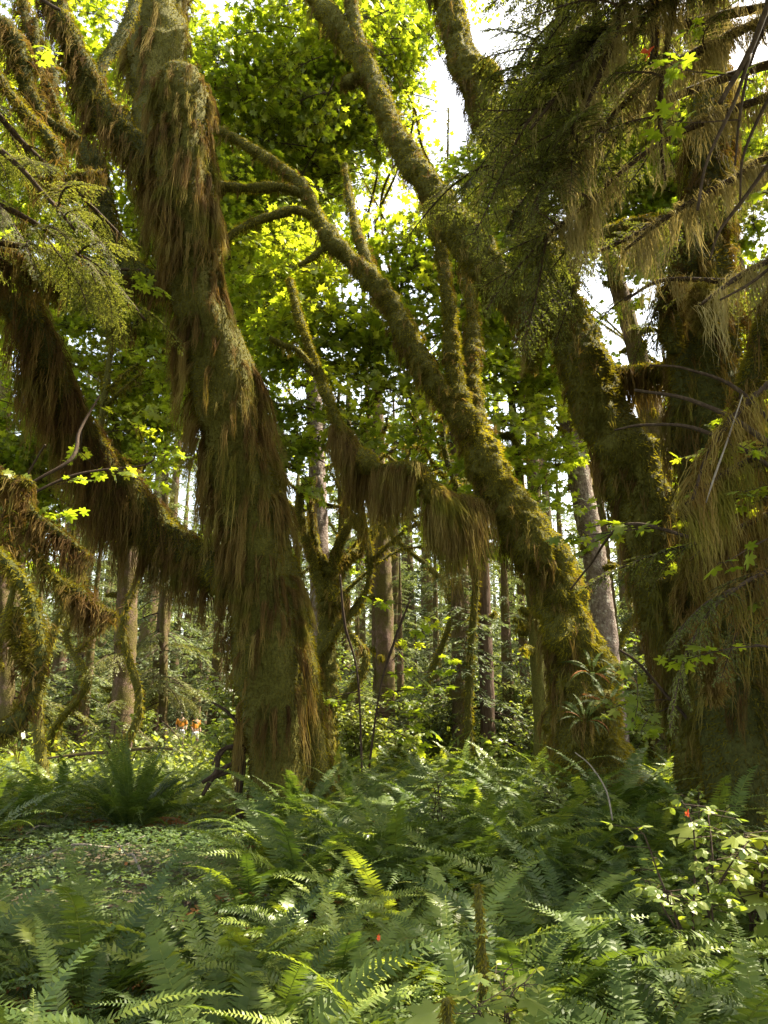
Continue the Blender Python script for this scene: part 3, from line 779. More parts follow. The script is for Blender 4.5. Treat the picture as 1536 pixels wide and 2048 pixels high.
# long lock of golden moss that hangs clear of the trunk
def pendant(par, px, py, d, ln, w0, tint, n=420):
    b = MB()
    top = P(px, py, d)
    l = Limb([top, top + [0.01, 0, -ln * .35], top + [-.01, .02, -ln * .7], top + [.01, 0, -ln]], [w0 * .5, w0, w0 * .8, w0 * .15], ring=12, step=.03, lump=.2, lf=6, seed=int(px))
    l.add_to(b)
    o = link('moss_pendant', b.mesh('moss_pendant', M_HANG), par); o.location = -Vector(par.location)
    b = MB()
    tufts(b, l, n * 3, .035, .007, tint=tint, droop=1.2)
    strands(b, l, n // 3, 6, ln * .35, .007, tint=tint, spread=.02)
    link('hanging_moss', b.mesh('hanging_moss', M_HANG, False), o, kind='stuff')
pendant(Dt, 1418, 1270, 6.2, .55, .075, .62)
pendant(Dt, 1412, 1010, 6.1, .75, .055, .62)
pendant(Dt, 1395, 570, 6.2, .50, .09, .55)
pendant(Dt, 1120, 0, 6.5, .5, .05, .5)

SLIM = .72
# ---- left edge: boughs of a maple whose trunk stands outside the frame
Lt = tree_empty('mossy_maple', 'maple boughs entering from the left edge, thin, curved and shaggy with moss', base(-300, 7.5), 'moss covered maples')
L_tr = limb_px([(-330, 1700, 120, 7.5), (-320, 1300, 90, 7.5), (-300, 900, 80, 7.5), (-280, 400, 70, 7.6), (-250, 0, 60, 7.8), (-230, -300, 50, 8)], ring=30, step=.12, lump=.16, seed=50)
grow_on(Lt, L_tr, 'trunk', M_DTRUNK)
def ll(*a, **k):
    k.setdefault('mat', M_DTRUNK); k.setdefault('ring', 16); k.setdefault('w', .010)
    k['tt'] = k['tt'] - .14; k['lt'] = k['lt'] - .06
    return bl(*a, par=Lt, **k)
ll([(-300, 900, 22, 7.5), (-120, 980, 16, 7.0), (-40, 1075, 13, 6.6), (5, 1115, 12, 6.4), (45, 1165, 13, 6.3), (72, 1230, 13, 6.2), (82, 1300, 15, 6.1), (68, 1375, 16, 6.1), (45, 1430, 19, 6.1), (5, 1465, 20, 6.1), (-50, 1490, 18, 6.1)], t=5200, tt=.40, locks=120, Lm=.18, lt=.3)
ll([(30, 1215, 7, 6.3), (35, 1255, 17, 6.3), (45, 1300, 20, 6.3), (62, 1335, 13, 6.2)], t=1500, tt=.36, locks=60, Lm=.2, lt=.3)
ll([(-200, 900, 16, 7.3), (-60, 925, 14, 7.2), (10, 958, 12, 7.1), (62, 965, 9, 7.0)], t=1500, tt=.3, locks=150, Lm=.6, lt=.26)
ll([(-100, 930, 14, 7.4), (30, 990, 12, 7.4), (75, 1035, 11, 7.4), (130, 1075, 10, 7.4), (180, 1115, 6, 7.4)], t=1500, tt=.3, locks=260, Lm=.6, lt=.26)
ll([(55, 1060, 5, 7.4), (90, 1130, 5, 7.3), (125, 1165, 7, 7.2), (158, 1185, 12, 7.1), (185, 1215, 14, 7.1), (225, 1230, 6, 7.1)], t=1600, tt=.42, locks=220, Lm=.4, lt=.33)
ll([(30, 1150, 4, 7.3), (20, 1060, 5, 7.3), (25, 960, 6, 7.2)], 'branch', t=200, tt=.3, locks=60, Lm=.4, lt=.26)
ll([(-260, -60, 30, 7.8), (-60, 20, 30, 7.9), (10, 60, 28, 8.0), (42, 120, 24, 8.1), (60, 190, 16, 8.2), (90, 235, 11, 8.3), (130, 262, 10, 8.4), (155, 275, 7, 8.4)], t=3400, tt=.33, locks=300, Lm=.7, lt=.26)
ll([(-200, 60, 16, 7.6), (-40, 120, 13, 7.4), (20, 185, 12, 7.3), (60, 235, 13, 7.2), (98, 275, 13, 7.1), (112, 310, 14, 7.1), (104, 345, 13, 7.1), (100, 365, 6, 7.1)], t=2600, tt=.50, locks=140, Lm=.45, lt=.3)
ll([(60, 200, 7, 8.6), (110, 160, 9, 8.8), (60, 70, 10, 9.0), (40, -30, 10, 9.2)], t=900, tt=.36, locks=120, Lm=.6, lt=.27)
ll([(130, 262, 8, 8.4), (110, 200, 7, 8.6), (80, 130, 7, 8.8), (70, 40, 8, 9)], t=700, tt=.36, locks=100, Lm=.6, lt=.27)
ll([(-150, 480, 30, 7.6), (-20, 500, 26, 7.8), (40, 520, 24, 8.0), (90, 560, 22, 8.1), (130, 580, 10, 8.2)], t=2600, tt=.38, locks=260, Lm=.6, lt=.28)
ll([(60, 350, 9, 8.4), (110, 365, 10, 8.6), (160, 350, 10, 8.8), (200, 345, 8, 9)], t=700, tt=.3, locks=90, Lm=.6, lt=.25)

SLIM = 1.0
# ---- crowns: leafy twigs on the big maples (many unseen above the frame, added to shade the ferns)
def crown(t, n, cx, cy, cz, sx, sy, sz, meshes, smin=.8, smax=1.3, name='leafy_twig', shell=0, avoid=True, seed=0, keep=None, rad=.95, branches=0):
    r = np.random.default_rng(900 + seed)
    made = 0; tries = 0; skygap = keep is None
    while made < n and tries < n * 8:
        tries += 1
        v = r.uniform(-1.05, 1.05, 3) if skygap else r.normal(size=3)
        if skygap:
            if (v ** 4).sum() > 1.25: continue
        else:
            v /= np.linalg.norm(v); v *= r.uniform(shell, 1) ** (1 / 2.2)
        p = np.array([cx + v[0] * sx, cy + v[1] * sy, cz + v[2] * sz])
        sc = r.uniform(smin, smax)
        az = math.atan2(p[1] - cy, p[0] - cx) + r.normal(0, .8)
        pc = p + np.array([math.cos(az), math.sin(az), 0]) * .75 * sc
        if avoid and in_shaft(pc, rad): continue
        if keep is not None and not keep(p): continue
        if skygap:
            qx, qy, _ = project(p)
            if 440 < qx < 620 and qy < 330 and r.random() < .62: continue
        M = mat4(euler(r.normal(0, .25), r.normal(.05, .3), az), p - np.array(t.location), sc)
        link(name, meshes[r.integers(len(meshes))], t, M)
        made += 1
    return made
def notnear(p):
    px, py, dz = project(p)
    # keep the view of the big limbs free of leaves hanging right in front of the camera
    return not (dz < 16.5 and -120 < px < 1660 and -750 < py < 2200 and dz > 0)
crown(Ct, 290, 8.5, 12, 14.0, 6.0, 6.0, 3.0, CANOPY, seed=1, keep=notnear)
crown(Dt, 298, 8.6, 4.2, 11.5, 5.6, 4.6, 2.6, CANOPY, seed=2, keep=notnear)  # unseen crown shifted towards the sun to shade the foreground
crown(Bt, 280, 3.0, 14, 15.5, 7.0, 5.0, 3.0, CANOPY, seed=3, keep=notnear)
crown(A, 200, 4.5, 5.5, 13.5, 5.0, 4.5, 2.5, CANOPY, seed=4, keep=notnear)
crown(Lt, 60, -6.5, 9.5, 9.5, 3.0, 3.5, 2.5, CANOPY, seed=5, keep=notnear)
crown(Lt, 235, -.5, 1.0, 8.8, 6.0, 5.0, 1.8, CANOPY, seed=6, keep=notnear)  # unseen crown added over the camera to darken the front ferns

# ---- canopy maples behind: slender mossy trunks with their own limbs and leafy twigs
def maple_behind(x, y, H, label, n, cz, sx, sy, sz, seed, r0=.095, lean=(0, 0)):
    r = np.random.default_rng(seed)
    z0 = float(gz(x, y))
    t = tree_empty('maple_tree', label, (x, y, z0), 'maples of the canopy behind')
    pts = [(x + (r.normal(0, .45) if 0 < f < 1 else 0) + lean[0] * f, y + lean[1] * f + (r.normal(0, .3) if 0 < f < 1 else 0), z0 - .2 + H * f) for f in (0, .14, .3, .45, .6, .8, 1)]
    l = Limb(pts, [r0 * 1.25, r0, r0 * .9, r0 * .8, r0 * .65, r0 * .45, r0 * .25], ring=14, step=.15, lump=.2, seed=seed, bead=.12)
    grow_on(t, l, 'trunk', M_MTRUNK, tuft=1600, tl=.09, tw=.025, ttint=.6, locks=[dict(nclus=60, per=7, Lmax=.5, width=.02, bias=under, tint=.5)])
    for k in range(6):
        i = int(len(l.C) * r.uniform(.4, .95)); p0 = l.C[i]
        a = r.uniform(0, 6.28); ln = sx * r.uniform(.5, .95)
        q = [p0, p0 + [math.cos(a) * ln * .4, math.sin(a) * ln * .4, ln * .35], p0 + [math.cos(a + .3) * ln * .8, math.sin(a + .3) * ln * .8, ln * .5], p0 + [math.cos(a + .2) * ln * 1.1, math.sin(a + .2) * ln * 1.1, ln * .85]]
        l2 = Limb(q, [r0 * .5, r0 * .38, r0 * .28, r0 * .1], ring=9, step=.15, lump=.2, seed=seed + k, bead=.12)
        grow_on(t, l2, 'limb', M_MTRUNK, tuft=500, tl=.08, tw=.025, ttint=.6, locks=[dict(nclus=30, per=6, Lmax=.4, width=.02, bias=under, tint=.5)])
    crown(t, n, x + lean[0], y + lean[1], cz, sx, sy, sz, CANOPY, seed=seed, rad=.75, shell=.1)
    return t
maple_behind(-1.2, 17.5, 10, 'slender mossy maple with bright leaves behind the big shaggy trunk', 110, 9.0, 4.4, 3.0, 4.2, 61, lean=(1.0, 0))
maple_behind(2.2, 20, 13, 'leafy maple behind the fork of the golden leaning maple', 95, 12.0, 5.4, 3.0, 5.6, 62)
maple_behind(.9, 21.5, 17, 'tall broad maple filling the view behind the two leaning trunks with backlit leaves', 190, 14.0, 6.0, 3.0, 7.5, 69, lean=(-.6, 0))
maple_behind(-2.6, 27, 20, 'tallest leafy maple far behind, its crown under the bright sky gap', 180, 15.5, 6.2, 3.0, 8.5, 70, lean=(.8, 0))
maple_behind(5.2, 26, 19, 'tall maple seen between the branches of the tall leaning trunk', 250, 16.5, 4.6, 3.0, 6.5, 71, lean=(.5, 0))
maple_behind(10.0, 24, 21, 'very tall maple whose leaves close the sky at upper right', 260, 17.5, 4.6, 3.0, 6.5, 72)
maple_behind(-9.5, 19, 16, 'tall maple at the upper left corner behind the dark boughs', 200, 13.5, 3.6, 3.0, 5.0, 73)
maple_behind(1.9, 17.8, 19, 'maple whose high leaves fill the gap between the upper limbs', 260, 17.0, 3.8, 2.4, 4.2, 74, r0=.09)
maple_behind(-6.6, 15.5, 18, 'maple with high leaves over the upper left boughs', 170, 16.0, 3.0, 2.4, 3.6, 75, r0=.09)
maple_behind(-3.6, 24, 14, 'tall leafy maple far behind the big shaggy trunk, under the sky gap', 160, 15.0, 4.5, 3.0, 4.5, 63)
maple_behind(7.0, 20, 12, 'yellow green leafy maple behind the tall leaning trunk on the right', 220, 11.5, 4.4, 3.0, 5.0, 64)
maple_behind(-9.0, 22, 9, 'small bright leafed maple behind the long left limb', 150, 7.8, 2.6, 2.6, 2.8, 65)
maple_behind(11.5, 17, 12, 'leafy maple behind the dark trunk at the right edge', 170, 10.5, 3.2, 3.0, 4.5, 66)
maple_behind(-2.0, 15.8, 10, 'maple with low spreading leaves between the two leaning trunks', 130, 8.3, 2.6, 1.6, 3.4, 67, r0=.09, lean=(2.2, 0))
maple_behind(-7.0, 19, 13, 'leafy maple rising behind the upper left boughs', 110, 12.5, 3.0, 2.6, 3.5, 68)

# ---- candelabra maple in the middle distance
SLIM = .8
K = tree_empty('mossy_maple', 'small distant maple with upturned golden mossy arms like a candelabra', base(655, 16), 'moss covered maples')
def kl(*a, **k):
    k.setdefault('t', 900); k.setdefault('tt', .92); k.setdefault('locks', 50); k.setdefault('Lm', .4); k.setdefault('ring', 14); k.setdefault('lt', .66); k.setdefault('w', .016)
    return bl(*a, par=K, **k)
kl([(655, 1560, 30, 16), (655, 1420, 25, 16), (652, 1300, 22, 16), (655, 1200, 24, 16), (658, 1140, 24, 16)], 'trunk', t=3500, tt=.5, locks=140)
kl([(650, 1200, 16, 15.9), (625, 1120, 13, 15.8), (605, 1050, 11, 15.7), (600, 1000, 11, 15.7), (615, 955, 9, 15.7)], t=1500)
kl([(655, 1160, 14, 16), (632, 1090, 9, 16), (620, 1020, 7, 16), (622, 960, 6, 16)])
kl([(660, 1160, 16, 16), (675, 1100, 13, 16), (690, 1065, 11, 16), (705, 1040, 6, 16)])
kl([(668, 1170, 14, 16.1), (690, 1125, 12, 16.2), (725, 1095, 9, 16.3), (748, 1062, 8, 16.4)], locks=80)
kl([(662, 1180, 16, 15.8), (680, 1200, 15, 15.6), (688, 1185, 9, 15.6)], 'burl')

SLIM = 1.0
# ================================================================== conifers whose trunks can be traced
def conifer(name, label, path, mat, nb, bmesh, zlo, zhi, Rb, seed, group='conifers behind the maples', clumps=10, stubs=10, stretch=1.0, side=None):
    """path of (px, py, r, d) from base upward"""
    r = np.random.default_rng(seed)
    pts = [P(a, b, d) for a, b, rr, d in path]
    g = gz(pts[0][0], pts[0][1])
    rad = [rr * camdepth(p) / F for (a, b, rr, d), p in zip(path, pts)]
    pts[0] = np.array([pts[0][0], pts[0][1], float(g) - .2])
    top = pts[-1] + (pts[-1] - pts[-2]) / np.linalg.norm(pts[-1] - pts[-2]) * 8
    pts.append(top); rad.append(rad[-1] * .6)
    t = tree_empty(name, label, (pts[0][0], pts[0][1], float(g)), group)
    l = Limb(pts, rad, ring=22, step=.14, lump=.05, lf=2.5, fine=.12, seed=seed)
    b = MB(); l.add_to(b)
    o = link('trunk', b.mesh('trunk', mat), t); o.location = -Vector(t.location)
    for k in range(clumps):
        i = int(len(l.C) * r.uniform(.08, .75)); a = r.uniform(0, 6.28)
        dd = np.array([math.cos(a), math.sin(a), 0]); p0 = l.C[i] + dd * l.R[i] * .7
        ln = r.uniform(.12, .5); rr = r.uniform(.04, .09)
        c = Limb([p0, p0 + dd * ln * .5 + [0, 0, .03], p0 + dd * ln + [0, 0, r.uniform(-.05, .15)]], [rr, rr * 1.1, rr * .5], ring=9, step=.06, lump=.25, lf=6, seed=seed + k)
        b = MB(); c.add_to(b)
        o2 = link('mossy_stub', b.mesh('mossy_stub', M_MTRUNK), t); o2.location = -Vector(t.location)
        b = MB(); tufts(b, c, 140, .06, .02, tint=.65)
        strands(b, c, 10, 5, .25, .016, bias=under, tint=.5)
        link('moss_tuft', b.mesh('moss_tuft', M_MOSS, False), o2, kind='stuff')
    for k in range(nb):
        z = r.uniform(zlo, zhi)
        i = int(np.argmin(abs(l.C[:, 2] - z)))
        f = (z - zlo) / max(.1, (zhi - zlo))
        R = Rb * (1.1 - .55 * f) * r.uniform(.6, 1.15)
        a = r.uniform(0, 6.28)
        if side is not None and r.random() < .75: a = side + r.normal(0, .8)
        tip = l.C[i] + np.array([math.cos(a), math.sin(a), 0]) * R * .6
        if in_shaft(tip, .2): continue
        link('branch', bmesh[r.integers(len(bmesh))], t, mat4(euler(r.normal(0, .15), r.uniform(-.1, .45), a), l.C[i] - np.array(t.location), R / 2.4))
    return t, l

conifer('spruce_tree', 'brown scaly spruce trunk behind the long left limb, moss stubs on it', [(240, 1560, 22, 22), (250, 1300, 21, 22), (262, 1050, 19, 22), (270, 900, 18, 22), (277, 720, 16, 22)], M_SPRUCE, 60, BR_MIDY, .6, 16, 2.0, 71, clumps=18)
conifer('spruce_tree', 'leaning spruce with pale lichened bark lit on its right edge', [(1240, 1560, 27, 16), (1213, 1290, 23, 16), (1190, 1120, 23, 16), (1167, 1000, 22, 16), (1145, 880, 21, 16), (1115, 700, 19, 16)], M_LICHB, 26, BR_MID, 9, 17, 2.4, 72, clumps=16)
conifer('spruce_tree', 'narrow brown spruce just right of the pale lichened trunk', [(1245, 1560, 15, 21), (1225, 1290, 14, 21), (1200, 1050, 13, 21), (1180, 900, 12, 21)], M_SPRUCE, 26, BR_MID, 5, 14, 2.0, 73, clumps=6)
conifer('spruce_tree', 'slim scaly spruce rising behind the leaning fork, left of the pale trunk', [(1090, 1560, 18, 24), (1080, 1300, 15, 24), (1070, 1050, 13, 24), (1062, 850, 12, 24), (1055, 700, 11, 24)], M_SPRUCE, 46, BR_MIDY, 1.5, 17, 2.2, 74, clumps=20)
conifer('spruce_tree', 'stout spruce with pinkish bark seen through the gap at right', [(1370, 1560, 32, 18), (1335, 1100, 28, 18), (1305, 850, 24, 18), (1275, 710, 19, 18), (1250, 620, 17, 18)], M_SPRUCE, 20, BR_MIDY, 7, 12, 1.8, 75, clumps=24)
conifer('spruce_tree', 'double looking reddish spruce trunk in the middle of the view', [(772, 1530, 20, 25), (770, 1300, 19, 25), (765, 1150, 18, 25), (760, 1000, 15, 25), (757, 880, 12, 25)], M_SPRUCE, 70, BR_MID, 1.0, 15, 2.3, 76, clumps=12)
conifer('spruce_tree', 'thin companion trunk beside the middle reddish spruce', [(757, 1520, 9, 25.5), (752, 1300, 8, 25.5), (748, 1100, 8, 25.5), (742, 960, 6, 25.5)], M_SPRUCE, 20, BR_MID, 3.0, 12, 1.6, 77, clumps=6)
conifer('hemlock_tree', 'hemlock with smooth reddish trunk and drooping needles under the moss curtain', [(978, 1560, 17, 19), (974, 1400, 15, 19), (968, 1200, 13, 19), (962, 1000, 11, 19), (955, 850, 8, 19)], M_HEM, 110, BR_MID, 1.6, 10, 3.1, 78, clumps=4)
conifer('spruce_tree', 'pale spruce trunk right behind the shaggy maple and the candelabra maple', [(640, 1560, 22, 21), (640, 1200, 20, 21), (636, 1000, 18, 21), (630, 850, 16, 21)], M_LICHB, 26, BR_MID, 5, 14, 2.0, 79, clumps=10)
conifer('mossy_snag', 'short stump like mossy trunk behind the foot of the leaning maple', [(1085, 1560, 16, 15), (1080, 1400, 15, 15), (1068, 1250, 13, 15), (1058, 1150, 10, 15)], M_MTRUNK, 0, BR_MID, 5, 14, 2.0, 80, clumps=14)
conifer('spruce_tree', 'far spruce trunk at the left edge behind the boughs', [(20, 1560, 16, 24), (10, 1300, 15, 24), (5, 1100, 14, 24), (10, 800, 12, 24)], M_SPRUCE, 60, BR_MIDY, .8, 15, 2.4, 81, clumps=10)
conifer('spruce_tree', 'slim spruce between the left limb and the shaggy trunk', [(325, 1560, 9, 30), (327, 1250, 8, 30), (330, 1000, 7, 30), (333, 820, 6, 30)], M_SPRUCE, 50, BR_MIDY, 1.0, 13, 2.2, 82, clumps=6)
def snag():
    l = limb_px([(1062, 1150, 6, 18), (1052, 1050, 5, 18), (1042, 930, 5, 18), (1038, 840, 3, 18)], ring=9, step=.15, lump=.06, seed=9)
    p = l.C[0].copy(); g = float(gz(p[0], p[1]))
    t = thing('dead_snag', 'slim bleached dead trunk with mossy stubs behind the leaning fork', 'dead tree', (p[0], p[1], g))
    l = Limb([np.array([p[0], p[1], g - .1])] + [l.C[i] for i in (0, len(l.C) // 2, -1)], [.09, .075, .06, .03], ring=9, step=.15, lump=.06, seed=9)
    b = MB(); l.add_to(b); o = link('trunk', b.mesh('trunk', M_SNAG), t); o.location = -Vector(t.location)
    r = np.random.default_rng(4)
    for k in range(9):
        i = int(len(l.C) * r.uniform(.45, .97)); a = r.uniform(0, 6.28); ln = r.uniform(.25, .6)
        dd = np.array([math.cos(a), math.sin(a) * .4, .15])
        c = Limb([l.C[i], l.C[i] + dd * ln * .5, l.C[i] + dd * ln + [0, 0, .06]], [.03, .045, .02], ring=8, step=.05, lump=.3, lf=6, seed=k)
        b = MB(); c.add_to(b); o2 = link('mossy_stub', b.mesh('mossy_stub', M_MTRUNK), t); o2.location = -Vector(t.location)
        b = MB(); tufts(b, c, 150, .06, .02, tint=.7); link('moss_tuft', b.mesh('moss_tuft', M_MOSS, False), o2, kind='stuff')
snag()

# ================================================================== near hemlock with lichen, upper right
H = thing('hemlock_tree', 'near hemlock at upper right with dark needles and pale lichen beards', 'tree', base(1900, 6.0))
Hl = Limb([P(1900, 1600, 6.0) * [1, 1, 0], P(1900, 900, 6.0), P(1880, 300, 6.2), P(1860, -300, 6.5)], [.28, .24, .2, .15], ring=18, step=.15, lump=.08, seed=90)
b = MB(); Hl.add_to(b); o = link('trunk', b.mesh('trunk', M_HEM), H); o.location = -Vector(H.location)
def bough(t, path, n, seed, nl, tiplen=.9, meshes=BR_NEAR, lich=0, Ll=.5, lt=.5, sc=(.6, 1.1), az0=math.pi, r0=None, lmat=None):
    """a thin limb carrying needle sprays and lichen; path in px"""
    r = np.random.default_rng(seed)
    l = limb_px(path, ring=10, step=.05, lump=.12, lf=5, seed=seed)
    b = MB(); l.add_to(b); o = link('bough', b.mesh('bough', M_TWIG), t); o.location = -Vector(t.location)
    L0 = np.array(t.location)
    for k in range(n):
        i = int(len(l.C) * r.uniform(.15, 1)) % len(l.C); p = l.C[i]
        a = math.atan2(l.T[i][1], l.T[i][0]) + r.choice([-1, 1]) * r.uniform(.1, 1.3)
        if in_shaft(p + np.array([math.cos(a), math.sin(a), -.3]) * .5, .05): continue
        link('needle_spray', meshes[r.integers(len(meshes))], o, mat4(euler(r.normal(0, .3), r.uniform(.0, .9), a), p, r.uniform(*sc)))
    if lich:
        b = MB()
        strands(b, l, int(lich * .8), nl, Ll, .0075, tint=lt, spread=.05, seg=5, sway=.07, clumpy=.72, nfreq=3)
        tufts(b, l, lich * 4, .04, .006, tint=lt)
        link('lichen_beard', b.mesh('lichen_beard', lmat or M_LICH, False), o, kind='stuff')
    return l
hb = [
 ([(1880, -250, 14, 6.3), (1640, -120, 10, 6.0), (1400, -30, 8, 5.8), (1250, 60, 6, 5.7), (1150, 150, 5, 5.6), (1060, 260, 3, 5.5)], 26, 150),
 ([(1880, -100, 14, 6.4), (1620, 0, 10, 6.2), (1420, 90, 8, 6.1), (1300, 160, 6, 6.0), (1200, 260, 5, 6.0), (1120, 350, 3, 6.0)], 26, 220),
 ([(1880, -350, 14, 6.4), (1600, -260, 10, 6.3), (1300, -150, 8, 6.3), (1190, -60, 6, 6.3), (1110, 60, 5, 6.2), (1060, 160, 3, 6.2)], 20, 130),
 ([(1880, 100, 14, 6.6), (1640, 160, 9, 6.5), (1440, 230, 7, 6.5), (1300, 300, 5, 6.5), (1180, 400, 4, 6.5), (1100, 470, 3, 6.5)], 22, 150),
 ([(1880, -200, 12, 7.0), (1500, -100, 9, 7.0), (1280, 20, 7, 7.0), (1130, 120, 6, 7.0), (1020, 260, 4, 7.0), (975, 380, 3, 7.0)], 26, 60),
 ([(1880, 200, 12, 6.8), (1600, 280, 8, 6.7), (1460, 360, 6, 6.7), (1340, 430, 5, 6.7), (1250, 500, 3, 6.7)], 18, 110),
 ([(1880, 400, 12, 6.4), (1640, 480, 8, 6.2), (1500, 540, 6, 6.1), (1400, 610, 3, 6.0)], 14, 110),
 ([(1880, -400, 12, 5.8), (1500, -300, 9, 5.6), (1300, -100, 7, 5.5), (1220, 100, 6, 5.5), (1170, 220, 4, 5.5)], 14, 170),
]
for k, (pa, n, li) in enumerate(hb):
    bough(H, pa, int(n * 1.4), 700 + k, 16, lich=int(li * 1.9), Ll=1.0, lt=.70, sc=(.6, 1.15))
hb3 = [
 ([(1880, -50, 12, 6.9), (1500, 20, 9, 6.9), (1300, 60, 7, 6.8), (1160, 60, 5, 6.8), (1060, 130, 3, 6.8)], 24, 90),
 ([(1880, 50, 12, 7.2), (1500, 140, 9, 7.2), (1250, 240, 7, 7.2), (1100, 350, 5, 7.2), (1020, 430, 3, 7.2)], 28, 60),
 ([(1880, 300, 12, 7.4), (1560, 330, 8, 7.4), (1400, 400, 6, 7.4), (1250, 480, 4, 7.4), (1150, 520, 3, 7.4)], 26, 90),
 ([(1880, 500, 12, 7.2), (1640, 520, 8, 7.2), (1480, 560, 6, 7.2), (1330, 560, 4, 7.2), (1250, 600, 3, 7.2)], 18, 120),
 ([(1880, -300, 12, 6.0), (1560, -180, 9, 5.9), (1380, -60, 7, 5.8), (1330, 120, 6, 5.8), (1320, 260, 4, 5.8), (1330, 360, 3, 5.8)], 16, 220),
 ([(1700, -300, 12, 6.0), (1330, -200, 9, 6.0), (1200, -60, 7, 5.9), (1190, 100, 5, 5.9), (1150, 260, 3, 5.9)], 16, 200),
]
for k, (pa, n, li) in enumerate(hb3):
    bough(H, pa, int(n * 1.3), 760 + k, 14, lich=int(li * 1.3), Ll=1.0, lt=.65, sc=(.6, 1.15))
bl([(1316, -120, 13, 6.6), (1314, 0, 12, 6.6), (1308, 120, 10, 6.6), (1300, 220, 7, 6.6)], 'limb', t=300, tt=.2, locks=30, Lm=.3, ring=12, par=H, mat=M_TWIG)
# straggling bare twigs with moss at the right edge, in front of the dark trunk
hb2 = [
 ([(1880, 600, 10, 5.6), (1640, 700, 7, 5.5), (1500, 800, 6, 5.4), (1420, 900, 4, 5.4), (1385, 1000, 3, 5.4)], 10, 150),
 ([(1880, 800, 10, 6.0), (1640, 860, 7, 5.9), (1480, 930, 6, 5.8), (1420, 970, 4, 5.7), (1370, 1010, 3, 5.6)], 5, 170),
 ([(1880, 950, 9, 6.2), (1620, 1000, 7, 6.1), (1490, 1050, 5, 6.0), (1420, 1090, 4, 6.0), (1380, 1120, 3, 6.0)], 4, 150),
 ([(1880, 1100, 9, 5.6), (1640, 1120, 6, 5.5), (1520, 1150, 5, 5.5), (1440, 1200, 3, 5.5)], 10, 90),
]
for k, (pa, n, li) in enumerate(hb2):
    bough(H, pa, n, 720 + k, 16, lich=li, Ll=.9, lt=.62, lmat=M_HANG)

# near hemlock on the left, sprays lit pale
H2 = thing('hemlock_tree', 'hemlock boughs with pale fern like needle sprays at the left edge', 'tree', base(-420, 6.5))
Hl2 = Limb([P(-420, 1600, 6.5) * [1, 1, 0], P(-420, 900, 6.5), P(-410, 300, 6.6), P(-400, -300, 6.8)], [.28, .24, .2, .15], ring=18, step=.15, lump=.08, seed=91)
b = MB(); Hl2.add_to(b); o = link('trunk', b.mesh('trunk', M_HEM), H2); o.location = -Vector(H2.location)
for k, (pa, n, li) in enumerate([
 ([(-410, 150, 12, 6.6), (-150, 220, 8, 6.6), (0, 300, 6, 6.6), (90, 390, 4, 6.7), (150, 460, 3, 6.8)], 24, 40),
 ([(-410, 300, 12, 6.7), (-150, 360, 8, 6.8), (20, 420, 6, 7.0), (120, 480, 4, 7.2), (190, 540, 3, 7.4)], 24, 50),
 ([(-410, 450, 12, 7.0), (-120, 470, 8, 7.4), (80, 500, 6, 7.8), (200, 540, 4, 8.2), (290, 640, 3, 8.6)], 24, 60),
 ([(-410, 0, 12, 7.4), (-120, 120, 8, 8.0), (60, 300, 6, 8.6), (170, 400, 4, 9.0), (240, 470, 3, 9.4)], 22, 50)]):
    bough(H2, pa, n, 740 + k, 8, lich=li, Ll=.4, lt=.4, lmat=M_HANG, meshes=BR_NEAR, sc=(.5, 1.0))

# ================================================================== young maples with big leaves near the camera
def leaf_branch(t, path, n, seed, sc=(.7, 1.2), meshes=NEARSPRAY, r0=4):
    r = np.random.default_rng(seed)
    l = limb_px(path, ring=7, step=.06, lump=.1, lf=8, seed=seed)
    b = MB(); l.add_to(b); o = link('stem', b.mesh('stem', M_TWIG), t); o.location = -Vector(t.location)
    for k in range(n):
        i = int(len(l.C) * r.uniform(.25, 1)) % len(l.C)
        a = math.atan2(l.T[i][1], l.T[i][0]) + r.normal(0, .9)
        if in_shaft(l.C[i] + np.array([math.cos(a), math.sin(a), 0]) * .45, .02): continue
        link('leafy_twig', meshes[r.integers(len(meshes))], o, mat4(euler(r.normal(0, .25), r.normal(.1, .25), a), l.C[i], r.uniform(*sc)))
V1 = thing('vine_maple', 'vine maple with broad green leaves reaching in from the right over the leaning trunk', 'young tree', base(1800, 5.5))
for k, (pa, n) in enumerate([
 ([(1800, 1600, 14, 5.6), (1760, 1300, 12, 5.6), (1650, 1000, 9, 5.6), (1500, 860, 6, 5.7), (1380, 800, 4, 5.9), (1270, 780, 3, 6.2)], 9),
 ([(1720, 1150, 6, 5.6), (1560, 950, 5, 5.7), (1400, 860, 4, 5.9), (1290, 850, 3, 6.2), (1230, 860, 2, 6.5)], 9),
 ([(1700, 1050, 5, 5.8), (1500, 800, 4, 5.9), (1380, 740, 3, 6.0), (1300, 730, 2, 6.1)], 6),
 ([(1650, 1150, 5, 6.2), (1400, 1080, 4, 6.5), (1250, 1050, 3, 7), (1180, 1130, 2, 7.5), (1140, 1180, 2, 7.6)], 5),
 ([(1780, 1500, 8, 5.2), (1650, 1350, 5, 5.0), (1560, 1300, 3, 5.0), (1510, 1290, 2, 5.0)], 4),
 ([(1800, 1500, 8, 7.6), (1500, 1560, 6, 8.2), (1360, 1420, 3, 8.3), (1280, 1330, 3, 8.3), (1240, 1300, 2, 8.3)], 6)]):
    leaf_branch(V1, pa, n, 800 + k)
V2 = thing('vine_maple', 'vine maple whose long dark bare stem crosses the upper right corner', 'young tree', base(1950, 4.6))
